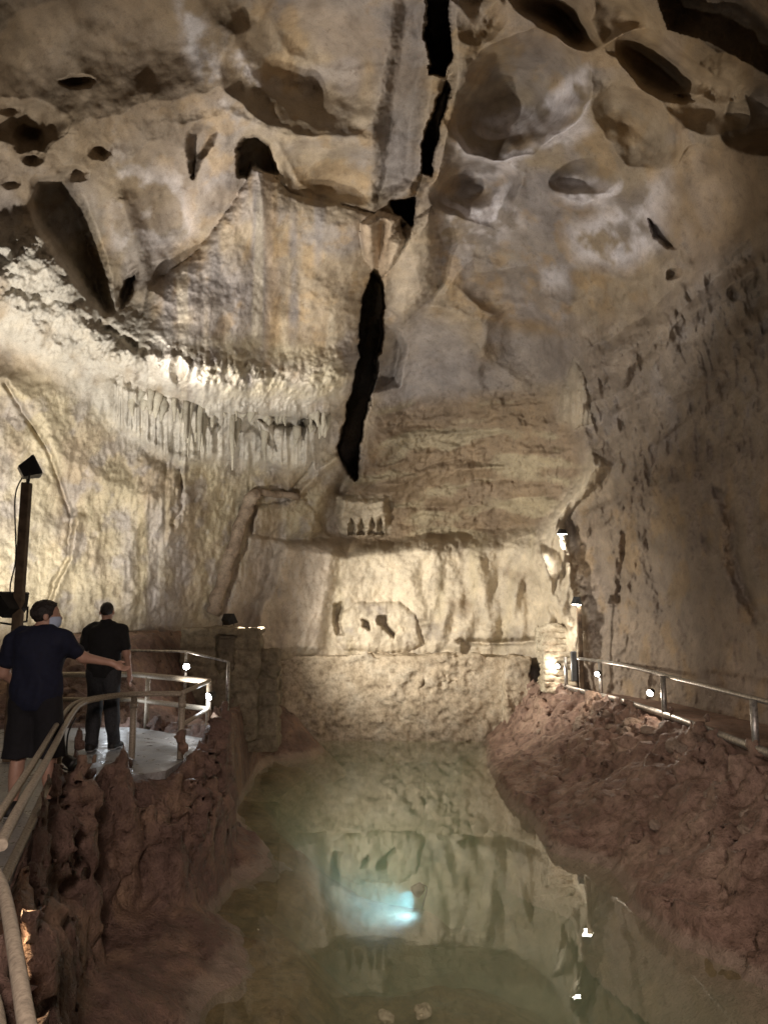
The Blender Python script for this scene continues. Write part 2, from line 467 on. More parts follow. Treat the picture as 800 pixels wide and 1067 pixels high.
# ---- great hanging panel left of the crack
C_PANEL = [(266, 168), (300, 200), (345, 212), (392, 224), (394, 285), (385, 335), (374, 395), (340, 440), (220, 430), (140, 400), (146, 330), (152, 300), (205, 262), (240, 215)]
dome(C_PANEL, .85, 60)
ridge([(266, 170), (300, 196), (335, 210), (392, 222)], .18, 5)
ridge([(290, 150), (310, 190), (345, 208), (388, 218)], .12, 4)
ridge([(130, 210), (140, 250), (150, 300)], .25, 10, 2)
# shallow vertical flutes on the panel
pm = inside(C_PANEL, 20)
disp += pm*.07*noise(PX/16, PY/160, 2, 41)+pm*.05*noise(PX/60, PY/26, 2, 43)
# ---- rock right of the crack stands forward; smooth fold left of it
push([(470, 0), (520, 0), (490, 60), (476, 110), (462, 180), (455, 240), (450, 300), (428, 335), (405, 330), (402, 270), (432, 236), (436, 200), (452, 182), (470, 100)], .35, 8)
dome([(376, 232), (395, 220), (418, 226), (424, 250), (412, 275), (396, 292), (380, 265)], 1.0, 18)
dome([(405, 250), (450, 215), (462, 260), (455, 300), (422, 336), (404, 318)], .85, 24)
push([(440, 0), (446, 60), (436, 120), (430, 190), (392, 205), (398, 130), (412, 50), (420, 0)], -.45, 9)
# ---- arches on the right of the crack: sharp lips
ridge([(408, 338), (430, 324), (455, 317), (478, 330), (492, 352), (510, 375), (548, 402)], .3, 6)
ridge([(462, 305), (480, 278), (492, 268), (530, 282), (560, 305), (590, 318)], .28, 5)
ridge([(500, 330), (520, 312), (545, 318), (570, 340), (592, 372)], .22, 6)
ridge([(600, 290), (620, 284), (640, 292), (645, 310)], .16, 4)
ridge([(592, 318), (612, 308), (632, 318)], .16, 4)
ridge([(470, 110), (500, 70), (545, 40)], .2, 7)
ridge([(530, 150), (580, 140), (615, 95)], .3, 9)
ridge([(455, 230), (500, 225), (540, 205), (545, 180)], .25, 8)
ridge([(575, 200), (610, 212), (640, 190)], .25, 7)
# ---- ribs in the top left bowl
ridge([(240, 10), (245, 45), (275, 95), (330, 135), (390, 145)], .28, 9)
ridge([(270, 0), (300, 55), (350, 75), (400, 70)], .22, 8)
ridge([(190, 130), (240, 118), (300, 140), (390, 150)], .15, 6)
# ---- pits
def pit(pts, depth, w=2.5): push(pts, -depth, w)
def hole(cx, cy, rx, ry, depth, w=2.5):
    global disp
    s = sub([(cx-rx*1.5, cy-ry*1.5), (cx+rx*1.5, cy+ry*1.5)], 12)
    X = LX[s]+.25*rx*noise(PX[s]/rx, PY[s]/ry, cx, 171)-cx; Y = LY[s]+.3*ry*noise(PX[s]/rx, PY[s]/ry, cy, 172)-cy
    disp[s] -= .42*depth*np.clip(1.4-(X/rx)**2-(Y/ry)**2, 0, 1.4)**1.3
pit([(248, 182), (247, 155), (254, 143), (268, 141), (279, 149), (284, 168), (287, 180), (270, 176), (262, 172), (256, 182)], 1.5)
pit([(196, 160), (198, 140), (210, 131), (222, 138), (218, 150), (206, 165), (200, 182)], .7, 5)
for q in [(80, 85, 18, 7, .6), (76, 181, 14, 8, .6), (104, 157, 12, 9, .55), (28, 145, 16, 14, .6), (8, 110, 14, 8, .6), (755, 82, 27, 24, 1.2),
          (702, 285, 8, 6, .7), (764, 305, 7, 8, .5), (185, 386, 8, 14, .6), (35, 165, 12, 7, .4), (12, 190, 10, 6, .3)]: hole(*q)
pit([(674, 228), (686, 236), (704, 258), (696, 258), (680, 246)], .5)
hole(711, 102, 12, 5, .5)
push([(40, 190), (66, 188), (84, 212), (94, 240), (101, 262), (106, 285), (112, 322), (92, 303), (76, 282), (62, 262), (44, 236), (36, 210)], -1.3, 9)
pit([(142, 282), (136, 306), (126, 322), (124, 306), (132, 290)], .7, 3)
dome([(680, -20), (770, -10), (810, 30), (805, 80), (770, 60), (735, 42), (696, 30)], -1.2, 26)
# ---- the vertical crack
for p, dd in (([(445, -20), (467, -20), (470, 60), (462, 78), (447, 76), (444, 30)], 3.2), ([(464, 84), (469, 92), (460, 132), (447, 183), (439, 180), (444, 130)], 2.6),
              ([(406, 210), (432, 207), (431, 236), (420, 226), (410, 220)], 2.2), ([(390, 280), (400, 292), (401, 345), (388, 400), (374, 470), (370, 500), (360, 492), (352, 466), (362, 420), (373, 370), (379, 310)], 4.5)):
    s = sub(p, 10); kx = LX[s]+4*noise(PX[s]/17, PY[s]/24, 6, 95)+2*noise(PX[s]/6, PY[s]/9, 6, 96); disp[s] -= dd*(1-sst(-2.5, 2, poly_d(kx, LY[s], p)))
pit([(398, 334), (412, 340), (421, 358), (414, 398), (390, 404), (392, 360)], .9, 5)
groove([(470, 75), (462, 90)], .5, 4)
groove([(440, 185), (432, 210)], .6, 4)
groove([(400, 235), (396, 285)], .5, 5)
groove([(366, 490), (352, 510)], .6, 7)

# ---- white crust and the flowstone shelf on the left
CRUST = [(-40, 240), (40, 240), (66, 262), (108, 328), (150, 350), (205, 372), (258, 378), (300, 384), (352, 374), (366, 392), (360, 412), (340, 428), (320, 440), (280, 440), (235, 436), (190, 430), (150, 420), (110, 395), (60, 372), (20, 340), (-40, 320)]
crust = inside(CRUST, 9)
disp += .55*inside(CRUST, 32)
disp += .95*inside([(120, 318), (180, 310), (366, 310), (374, 400), (335, 436), (140, 420)], 62)*(1-sst(395, 440, PY))
SHELF = [(175, 372), (240, 376), (300, 384), (350, 370), (368, 395), (358, 416), (330, 432), (280, 440), (220, 436), (180, 424)]
disp += .3*inside(SHELF, 18)
rough1 = ridged(bx*2.6, by*2.6, bz*2.6, 4, 51)
crust = inside(CRUST, 20)
disp += crust*(.14*rough1+.1*fbm(bx*6, by*6, bz*6, 3, 57))
f1, f2 = cells(bx*4.5, by*4.5, bz*4.5, 29)
disp += crust*.1*np.clip(.7-f1, 0, 1)
f1, f2 = cells(bx*1.7, by*1.7, bz*2.1, 30); disp += inside(CRUST, 26)*.36*np.clip(.75-f1, 0, 1)
# fringe of draperies under the shelf: pleats
FRINGE = [(120, 400), (200, 425), (345, 425), (340, 455), (330, 490), (300, 488), (270, 484), (220, 478), (190, 485), (160, 470), (120, 440)]
fr = inside(FRINGE, 7)
disp += fr*(.36+.24*noise(PX/6.0, PY/90, 1, 61)+.12*noise(PX/3.1, PY/60, 1, 62))
dome([(268, 440), (300, 446), (338, 440), (330, 475), (314, 500), (302, 514), (292, 498), (276, 475)], .75, 16)
# curtains lower on the left wall
for pts, a in (([(140, 470), (200, 480), (196, 540), (186, 590), (176, 625), (150, 640), (128, 636), (120, 560)], .22), ([(150, 480), (196, 486), (188, 540), (168, 570), (152, 530)], .2)):
    m = inside(pts, 14); disp += m*(a+.1*noise(PX/13+.03*PY, PY/90, 3, 63)+.05*noise(PX/5, PY/60, 3, 64))
groove([(186, 490), (188, 530), (180, 545)], .2, 3)
ridge([(0, 396), (40, 425), (60, 470), (110, 500), (150, 520), (188, 520)], .22, 14, 1.5)
groove([(4, 400), (30, 440), (55, 475), (75, 540), (70, 580), (56, 610), (50, 636)], .25, 3)
ridge([(80, 540), (74, 575), (60, 610), (52, 640)], .25, 6, 2)
groove([(150, 365), (110, 340)], .2, 4)
lowleft = inside([(-60, 380), (120, 410), (340, 470), (350, 520), (280, 650), (-60, 670)], 25)
rl = ridged(bx*1.1+.3*bz, by*1.1, bz*1.2-.3*bx, 4, 71)
disp += lowleft*(.16*rl+.07*fbm(bx*5, by*5, bz*3, 3, 73))
# ---- middle back wall: strata, shadowed recess, warm flowstone curtain
STRATA = [(395, 425), (470, 412), (560, 408), (600, 440), (612, 500), (560, 556), (470, 568), (400, 566), (355, 560), (345, 520), (380, 480)]
sm = inside(STRATA, 12)
sw = (PY+.13*PX-.0006*(PX-430)**2+16*fbm(PX/70, PY/40, 2, 3, 85))
disp += sm*(-.25+.1*noise(PX/90, sw/7, 3, 81)+.16*noise(PX/70, sw/17, 3, 83)+.12*rough1+.09*fbm(bx*4, by*4, bz*5, 3, 87))
ridge([(400, 510), (450, 492), (520, 486), (585, 475), (610, 455)], .3, 5)
ridge([(420, 455), (500, 450), (580, 440)], .2, 5)
push([(358, 500), (420, 512), (470, 530), (560, 548), (556, 566), (420, 568), (330, 560), (340, 520)], -.45, 8)
# ledge of the curtain: everything below y=565 stands forward
CURT = [(420, 566), (500, 562), (560, 556), (575, 600), (570, 690), (250, 690), (270, 640), (300, 570), (360, 575)]
cm = inside(CURT, 7, gentle=False)
disp += cm*.55
disp += cm*(sst(430, 470, PX)*(1-sst(668, 690, PY))*(.36*noise(PX/24+.02*PY, PY/110, 5, 91)+.07*noise(PX/8, PY/80, 5, 92)))
disp += cm*(.055*fbm(bx*3.2, by*3.2, bz*1.6, 4, 93)+.12*sst(425, 460, PX)*noise(PX/12+.02*PY, PY/130, 5, 94))
for pts, h in (([(452, 575), (458, 620), (462, 668)], .22), ([(470, 580), (478, 630), (482, 668)], .2), ([(497, 585), (506, 630), (508, 660)], .26), ([(540, 580), (536, 620), (540, 660)], .2), ([(440, 575), (428, 600), (440, 640)], .18)):
    ridge(pts, h*1.15, 12, 1.8)
# little canopy with windows
dome([(352, 640), (372, 628), (415, 626), (432, 640), (440, 672), (420, 680), (360, 678), (350, 668)], .3, 20)
pit([(350, 630), (358, 628), (356, 650), (360, 662), (352, 662), (349, 648)], .5, 1.6)
pit([(378, 645), (385, 648), (386, 656), (379, 652)], .5, 1.4)
pit([(393, 642), (402, 641), (404, 650), (412, 658), (411, 664), (402, 656), (394, 650)], .55, 1.4)
ridge([(420, 640), (470, 650), (520, 655), (560, 650)], .14, 5)
push([(480, 668), (560, 664), (560, 690), (480, 690)], -.2, 3)
groove([(478, 668), (556, 668)], .3, 3)
# hanging flowstone with toothed hem above the ledge
push([(356, 520), (402, 520), (404, 545), (396, 556), (360, 556), (352, 540)], .5, 5)
for x in (366, 376, 388, 396): pit([(x-4, 556), (x-3, 546), (x, 540), (x+3, 546), (x+4, 556)], .55, 1.2)
# pinkish grey patch of wall beside the conduit
PINK = [(262, 560), (352, 568), (335, 680), (230, 680), (232, 640)]
disp += inside(PINK, 6)*.25
ridge([(256, 560), (300, 566), (350, 570)], .25, 4)
ridge([(310, 520), (335, 490), (350, 478)], .3, 5, 2)
dome([(268, 525), (320, 520), (345, 560), (300, 562), (264, 556)], .25, 12)
# ---- cone of flowstone and the right wall
CONE = [(598, 374), (606, 385), (612, 412), (618, 440), (600, 446), (582, 436), (584, 408), (592, 385)]
dome(CONE, .3, 16); m = inside(CONE, 4); disp += m*.2*noise(PX/5, PY/70, 7, 101)
RWALL = [(600, 350), (660, 330), (720, 290), (820, 230), (1000, 200), (1000, 520), (760, 480), (640, 520), (600, 460)]
rm = inside(RWALL, 25)
ru = ridged(bx*2.2, by*2.2, bz*1.3, 4, 111)
disp += rm*(.05*ridged(bx*4.2, by*4.2, bz*2.8, 3, 119)+.06*ru+.09*fbm(bx*4.5, by*4.5, bz*2.6, 3, 113)+.05*noise(PX/12+.02*PY, PY/45, 3, 115)+.34*fbm(bx*1.1, by*1.1, bz*.9, 3, 117)+.16*ridged(bx*2.1, by*2.1, bz*1.7, 3, 118))
LU = PY+.85*(PX-600); lw = LU+22*fbm(PX/60, PY/60, 2, 3, 175)
disp += rm*(.5*np.abs(noise(PX/150, lw/46, 4, 177))*1.5+.22*noise(PX/80, lw/22, 4, 179))
ridge([(610, 400), (640, 378), (700, 335), (760, 300), (830, 262)], .5, 12, 2)
ridge([(625, 480), (700, 430), (760, 390), (830, 350)], .45, 16, 2)
# flowstone buttress
BUT = [(616, 470), (632, 485), (612, 515), (600, 528), (590, 545), (594, 590), (608, 640), (612, 690), (560, 690), (566, 620), (552, 590), (560, 560), (580, 530), (604, 500)]
disp += .5*inside(BUT, 16)
dome(BUT, .5, 22); m = inside(BUT, 4); disp += m*(.18*noise(PX/7+.03*PY, PY/110, 9, 121))
for pts in ([(566, 580), (574, 620), (590, 650)], [(584, 560), (594, 600), (604, 650)]): ridge(pts, .25, 5, 2)
pit([(568, 602), (573, 606), (572, 636), (568, 626)], .25, 3)
RLOW = [(600, 530), (700, 470), (830, 450), (1000, 450), (1000, 830), (560, 830), (612, 690), (596, 600)]
rlm = inside(RLOW, 15)
disp += rlm*(-.1+.14*noise(PX/26, PY/130, 4, 131)+.12*fbm(bx*1.9, by*1.9, bz*1.9, 4, 133)+.08*ridged(bx*4, by*4, bz*4, 3, 135))
groove([(652, 556), (648, 600), (642, 625)], .22, 4)
pit([(742, 508), (762, 512), (772, 545), (770, 575), (786, 620), (800, 640), (790, 648), (770, 622), (756, 580), (758, 550)], .32, 6)
groove([(690, 640), (682, 600), (676, 560)], .15, 6)
ridge([(618, 535), (660, 515), (720, 500)], .25, 8)
push([(600, 540), (640, 520), (650, 530), (604, 566)], .15, 5)
# fine grain everywhere
disp += .035*fbm(bx*7, by*7, bz*7, 3, 141)*(1-.8*upper)
# the right half of the vault is draped lower
disp += .3*inside([(690, 180), (830, 120), (1100, 100), (1100, 260), (820, 260), (720, 280)], 30)

T = T0-disp/np.linalg.norm(RAY, axis=-1)
W = CAM+RAY*T[..., None]

# ---- mineral colours of the stone plus shade painted into the top left of the vault
TAN = np.array([.37, .30, .215]); GREY = np.array([.31, .28, .265]); BROWN = np.array([.27, .2, .13]); PALE = np.array([.57, .535, .47])
YEL = np.array([.5, .435, .3]); OCH = np.array([.42, .29, .15]); LILAC = np.array([.70, .665, .68]); UMB = np.array([.2, .155, .11]); CREAM = np.array([.62, .545, .42])
col = np.zeros((*shape, 3)); col[:] = TAN
def paint(c, m): 
    global col
    col = col*(1-m[..., None])+c*m[..., None]
na = fbm(bx*.5, by*.5, bz*.5, 4, 201); nb = fbm(bx*1.6, by*1.6, bz*1.6, 4, 211); nc = fbm(bx*.8, by*.8, bz*.6, 4, 221)
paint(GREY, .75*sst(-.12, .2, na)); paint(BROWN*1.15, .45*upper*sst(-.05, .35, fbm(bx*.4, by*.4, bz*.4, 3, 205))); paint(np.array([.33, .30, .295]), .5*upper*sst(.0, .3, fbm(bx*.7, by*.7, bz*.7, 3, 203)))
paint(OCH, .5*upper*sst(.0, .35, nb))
paint(BROWN, .8*inside([(-300, -400), (230, -400), (240, 60), (200, 120), (120, 160), (60, 200), (-300, 230)], 50))  # brown stands in for shade over the top left of the vault
paint(UMB, .6*inside([(-300, -400), (110, -400), (90, 150), (40, 220), (-300, 250)], 40)*sst(-.25, .25, nb))  # patchy umber deepens that painted shade at the far left
paint(GREY*.9, .9*pm*sst(.0, .25, noise(PX/26, PY/260, 1, 231)+.2*nb)); paint(CREAM*.9, .6*pm*sst(.1, .3, noise(PX/20, PY/300, 8, 235)))
paint(OCH*1.1, .45*pm*sst(.1, .4, noise(PX/30, PY/260, 4, 233)))
paint(LILAC, .7*inside([(180, -20), (210, 0), (232, 80), (236, 108), (220, 100), (190, 50)], 10)*sst(-.2, .2, nb))
paint(LILAC, .7*inside([(230, 20), (248, 30), (275, 90), (265, 95), (235, 50)], 7)*sst(-.2, .2, nb))
paint(LILAC, .6*inside([(120, 160), (190, 180), (200, 240), (140, 290), (120, 260)], 16)*sst(-.1, .25, nb))
paint(LILAC*1.15, .95*inside([(505, 125), (560, 112), (600, 75), (612, 70), (610, 100), (580, 135), (530, 140)], 7)*sst(-.5, -.05, nb))
paint(LILAC*1.05, .75*inside([(470, 150), (540, 165), (610, 120), (615, 135), (560, 175), (500, 190)], 10)*sst(-.1, .2, nb))
paint(LILAC*1.1, .9*inside([(575, 190), (600, 182), (640, 195), (630, 215), (590, 212)], 8)*sst(-.5, 0, nb))
paint(LILAC*1.1, .9*inside([(590, 240), (640, 215), (695, 180), (702, 210), (690, 250), (650, 280), (600, 270)], 14)*sst(-.4, .05, nb))
paint(LILAC, .7*inside([(460, 225), (530, 205), (545, 235), (500, 262), (460, 250)], 12)*sst(-.1, .2, nb))
paint(LILAC, .6*inside([(565, 280), (590, 280), (592, 298), (568, 300)], 8))
paint(GREY*.8, .7*inside([(395, 0), (445, 0), (440, 180), (392, 200)], 12))
paint(GREY, .8*inside([(405, 350), (440, 325), (480, 340), (500, 380), (560, 410), (470, 420), (385, 460), (400, 400)], 14))
paint(OCH, .6*inside([(500, 330), (560, 335), (590, 350), (540, 345)], 8))
paint(GREY*1.05, .7*inside([(510, 350), (580, 350), (592, 400), (560, 402), (530, 385)], 10))
paint(BROWN*1.1, .7*inside([(690, 180), (830, 100), (1200, 60), (1200, 300), (820, 270), (720, 285), (680, 230)], 22))  # darker brown over the right end of the vault
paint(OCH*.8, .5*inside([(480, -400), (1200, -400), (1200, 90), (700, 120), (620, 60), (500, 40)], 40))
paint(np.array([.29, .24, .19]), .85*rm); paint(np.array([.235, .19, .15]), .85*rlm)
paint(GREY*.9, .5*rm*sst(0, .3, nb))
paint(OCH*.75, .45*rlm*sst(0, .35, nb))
paint(YEL*1.0, .75*lowleft*sst(-.45, .15, nc)); paint(GREY*1.15, .6*lowleft*sst(.05, .35, nb))
paint(GREY*1.2, .7*inside([(124, 530), (190, 520), (180, 640), (126, 640)], 14)*sst(-.2, .2, noise(PX/14, PY/200, 3, 241)))
paint(PALE, .85*inside([(-60, 225), (40, 240), (110, 300), (180, 350), (345, 385), (340, 420), (330, 490), (140, 470), (60, 390), (-60, 330)], 18)*sst(-.6, .0, nb))
paint(YEL*1.05, .75*inside([(195, 365), (260, 350), (330, 365), (368, 390), (350, 415), (230, 410)], 12)*sst(-.4, .2, nb))
paint(PALE*.85, .5*fr)
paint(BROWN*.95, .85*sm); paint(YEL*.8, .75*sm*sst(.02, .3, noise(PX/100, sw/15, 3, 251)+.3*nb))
paint(CREAM, .9*cm*sst(-.7, 0, nb)); paint(YEL, .5*cm*sst(.1, .4, noise(PX/18, PY/120, 3, 255)))
paint(np.array([.5, .43, .36]), .8*inside(PINK, 12))
paint(CREAM*.95, .85*inside(BUT, 8)); paint(CREAM*.8, .7*inside(CONE, 6))
paint(CREAM, .8*inside([(352, 518), (408, 518), (406, 556), (354, 556)], 4))
paint(np.array([.5, .39, .28]), .8*inside([(374, 222), (420, 218), (424, 260), (405, 296), (384, 275)], 6)); paint(np.array([.46, .38, .28]), .7*inside([(408, 250), (448, 230), (455, 290), (422, 334), (404, 318)], 8))
crackd = np.clip(-disp-1.2, 0, 1)
col *= (1+.25*fbm(bx*3, by*3, bz*3, 3, 261))[..., None]
paint(LILAC*1.1, .8*np.clip(ring, 0, 1)*sst(-.45, 0, nb))
col = np.clip(col, .02, .85)

# ---- split the image-pixel grid into the formations
idx = np.arange(NR*NC).reshape(NR, NC)
QF = np.stack([idx[:-1, :-1], idx[1:, :-1], idx[1:, 1:], idx[:-1, 1:]], -1).reshape(-1, 4)
fx = (LX[:-1, :-1]+LX[1:, 1:])/2; fy = (LY[:-1, :-1]+LY[1:, 1:])/2
region = np.where((PY+.10*(PX-400)+10*nb)[:-1, :-1] < 372, 0, 1)
def reg(pts, k):
    d = poly_d(fx, fy, pts); region[d < 0] = k
reg(CRUST, 2); reg(FRINGE, 2); reg([(268, 438), (340, 438), (330, 475), (302, 514), (276, 475)], 2)
reg(CURT, 3); reg(CONE, 4); reg(BUT, 5)
reg([(356, 520), (402, 520), (404, 545), (398, 558), (358, 558), (352, 540)], 6)
region = region.ravel()
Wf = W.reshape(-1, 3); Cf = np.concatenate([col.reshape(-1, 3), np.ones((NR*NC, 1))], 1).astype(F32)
def wall_piece(k, name, mat, **tg):
    q = QF[region == k]; used = np.unique(q); mp = np.full(NR*NC, -1, np.int32); mp[used] = np.arange(len(used))
    me = np_mesh(name, Wf[used], mp[q][:, ::-1])
    a = me.attributes.new('rock', 'FLOAT_COLOR', 'POINT'); a.data.foreach_set('color', Cf[used].ravel())
    return tag(link(name, me, mat), **tg)
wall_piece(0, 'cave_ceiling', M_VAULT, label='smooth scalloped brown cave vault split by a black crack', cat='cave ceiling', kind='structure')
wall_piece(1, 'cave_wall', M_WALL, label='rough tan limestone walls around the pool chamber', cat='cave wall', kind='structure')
shelf = wall_piece(2, 'flowstone_shelf', M_FLOW, label='white crusted flowstone shelf with hanging fringe high on the lit wall', cat='flowstone')
wall_piece(3, 'flowstone_curtain', M_FLOW, label='warm cream flowstone curtain with dark holes above the rough plastered retaining wall', cat='flowstone')
wall_piece(4, 'flowstone_cone', M_FLOW, label='small fluted tan cone of flowstone high on the wall right of the crack', cat='flowstone')
wall_piece(5, 'flowstone_buttress', M_FLOW, label='pale twisting flowstone buttress running down behind the small lamp post', cat='flowstone')
wall_piece(6, 'flowstone_canopy', M_FLOW, label='small pale flowstone canopy with toothed lower hem below the crack', cat='flowstone')

# ---- stalactites under the shelf
def wall_at(px, py):
    i = min(np.searchsorted(ax_x, px), NC-1); j = min(np.searchsorted(ax_y, py), NR-1); return W[j, i]
for k in range(74):
    px = 140+ (k+random.uniform(-.4, .4))*2.72
    if math.sin(px*.16)+.8*math.sin(px*.41+2) < -.45: continue
    px += random.uniform(-4, 4); py = np.interp(px, [140, 200, 260, 300, 340], [412, 430, 438, 440, 434])+random.uniform(-9, 12)
    p = wall_at(px, py); n = (CAM-p); n /= np.linalg.norm(n)
    p = p+n*random.uniform(-.03, .12)
    cl = .5+.9*abs(math.sin(px*.11)+.6*math.sin(px*.29+1))/1.3; L = random.uniform(.2, .6)*cl*(1.3 if 190 < px < 250 else 1); r = random.choice((.03, .05, .07, .095))*random.uniform(.8, 1.2)
    pts = []; dx, dy = random.uniform(-.04, .04), random.uniform(-.03, .03)
    for q in np.linspace(0, 1, 6): pts.append(p+np.array([dx*q*q+.008*math.sin(9*q+k), dy*q, .12-L*q]))
    mb = MB(); mb.tube(pts, [r*(1.15-.9*q**1.6)*(1+random.uniform(-.12, .12)) for q in np.linspace(0, 1, 6)], 7)
    o = mb.build('stalactite', M_FLOW, shelf)
    a = o.data.attributes.new('rock', 'FLOAT_COLOR', 'POINT'); c = np.array([*(PALE*random.uniform(.6, .85)*np.array([1, .98, .9])), 1], F32)
    a.data.foreach_set('color', np.tile(c, len(o.data.vertices)))

# ================================================================== BANKS, POOL
Z1 = 1.4
def zp(px, py, z=0): 
    p = at_z(px, py, z); return (float(p[0]), float(p[1]))
LEFT_EDGE = [zp(*q) for q in ((243, 768), (240, 800), (247, 852), (275, 880), (283, 893), (262, 914), (228, 932), (210, 944), (236, 962), (252, 985), (256, 1000), (243, 1024), (216, 1046), (205, 1067), (190, 1120))]
def soft_line(p, n=5):
    P = [np.array(q) for q in p]; out = []
    for i in range(len(P)-1):
        a, b_, c, d = P[max(i-1, 0)], P[i], P[i+1], P[min(i+2, len(P)-1)]
        for t in np.linspace(0, 1, n, endpoint=False): out.append(tuple(.5*(2*b_+(c-a)*t+(2*a-5*b_+4*c-d)*t*t+(3*b_-a-3*c+d)*t**3)))
    return out+[tuple(P[-1])]
LEFT_EDGE = soft_line(LEFT_EDGE, 4)
LEFT_LAND = [(-2.6, 17.6), (-2.2, 16.2), (-2.9, 14.0), (-2.6, 12.5)]+LEFT_EDGE+[(0.9, 3.6), (2.2, 2.9), (2.2, -3), (-9, -3), (-9, 20), (-2.6, 20)]
RIGHT_EDGE = [zp(*q) for q in ((505, 770), (508, 792), (520, 822), (534, 842), (560, 862), (570, 884), (618, 900), (645, 915), (660, 948), (690, 972), (740, 1002), (800, 1036), (880, 1084))]
RIGHT_EDGE = soft_line(RIGHT_EDGE, 3)
RIGHT_LAND = [(3.0, 19.5)]+RIGHT_EDGE+[(3.1, 4.6), (2.7, 2.8), (2.7, -3), (9, -3), (9, 20)]
WALK = [(.35, -.6), (-.25, .9), (-.77, 1.65), (-1.23, 2.47), (-1.5, 2.9), (-1.72, 3.35), (-2.2, 4.7), (-2.66, 6.1), (-3.0, 7.2), (-2.75, 7.75), (-2.25, 8.2), (-2.2, 9.0), (-2.35, 10.3), (-3.6, 11.3), (-6.5, 11.0), (-6.8, 4), (-5, -3), (.3, -3)]

def left_h(x, y):
    sL = -poly_d(x+.16*fbm(x*1.2, y*1.2, 4, 3, 305), y+.16*fbm(x*1.2, y*1.2, 8, 3, 307), LEFT_LAND)
    sL = sL+.05*fbm(x*4, y*4, 2, 2, 309)
    sW = poly_d(x, y, WALK)                       # >0 outside the walkway
    lump = fbm(x*1.1, y*1.1, 0, 4, 301)
    mud = np.where(sL > 0, .55*(1-np.exp(-sL/.75))+.12*lump*sst(0, .4, sL), .8*sL)
    rock = Z1-.06-np.maximum(sW-.12, 0)*(3.6+.9*fbm(x*.6, y*.6, 3, 2, 303))
    h = np.maximum(mud, np.minimum(rock, Z1-.06))
    # knobs of rock on the lip of the walkway
    for cx, cy, r, t in ((-2.62, 7.05, .2, 1.72), (-2.45, 7.35, .16, 1.7), (-1.93, 9.6, .1, 1.86), (-1.98, 9.35, .14, 1.55), (-2.02, 9.0, .16, 1.4), (-2.05, 8.5, .18, 1.25), (-2.42, 6.2, .2, 1.35), (-2.1, 7.7, .22, 1.05)):
        q = np.hypot(x-cx, y-cy)/r
        h = np.maximum(h, t*np.exp(-q**2.4*.3)-.12*q*q)
    # slope up to the wall behind the walkway
    back = sst(11.2, 13.6, y-.25*(x+4))*1.35*sst(-3.2, -4.2, x)
    h = np.where((y > 10.4) & (x < -2.0), np.maximum(h, (Z1+1.1+back)*sst(-1.95, -2.35, x+.06*(y-10))-1.2), h)
    # ochre mound at the far shore
    q = np.hypot((x+2.6)/1.25, (y-17.6)/1.2); h = np.maximum(h, 1.05*np.exp(-q*q*1.1)-.04-.28*q*q)
    return h
def left_bank(X, Y, Z):
    h = left_h(X[:, :, 0].astype(float), Y[:, :, 0].astype(float))[:, :, None]
    gx, gy = np.gradient(h[:, :, 0], .045); d = (Z-h)/np.clip(np.sqrt(1+gx*gx+gy*gy), 1, 3.2)[:, :, None]
    sW = poly_d(X[:, :, 0].astype(float), Y[:, :, 0].astype(float), WALK)[:, :, None]
    wild = np.clip(sst(-.02, .12, sW)*sst(.3, .9, Z)*1.0+.16, 0, 1)*sst(-.25, .05, sW)*(1-.75*sst(11, 13, Y))
    near = np.abs(d) < .8
    nn = np.zeros(d.shape, F32)
    x, y, z = X[near], Y[near], Z[near]
    f1, f2 = cells(x*2.6, y*2.6, z*2.2, 317)
    f3, f4 = cells(x*5.5+.3*f1, y*5.5, z*6.5, 319); lv, gp = blocks(x*2.9+.5*f1, y*2.6+.3*f3, z*3.4, 321)
    nn[near] = .2*fbm(x*1.9, y*1.9, z*2.3, 3, 311)+.12*ridged(x*3.6, y*3.6, z*4.2, 3, 313)-.12*(f1-.5)-.08*(f3-.5)+.11*lv-.09*(1-sst(0, .14, gp))+.06*fbm(x*8, y*8, z*9, 2, 315)
    return (d-nn*wild).astype(F32)
tag(sdf_obj('mud_bank', left_bank, (-7.2, 1.6, -.5), (-.2, 18.4, 3.1), .045, M_BANK), 'craggy brown mud and rock bank between railed walkway and pool', 'mud bank', kind='structure')

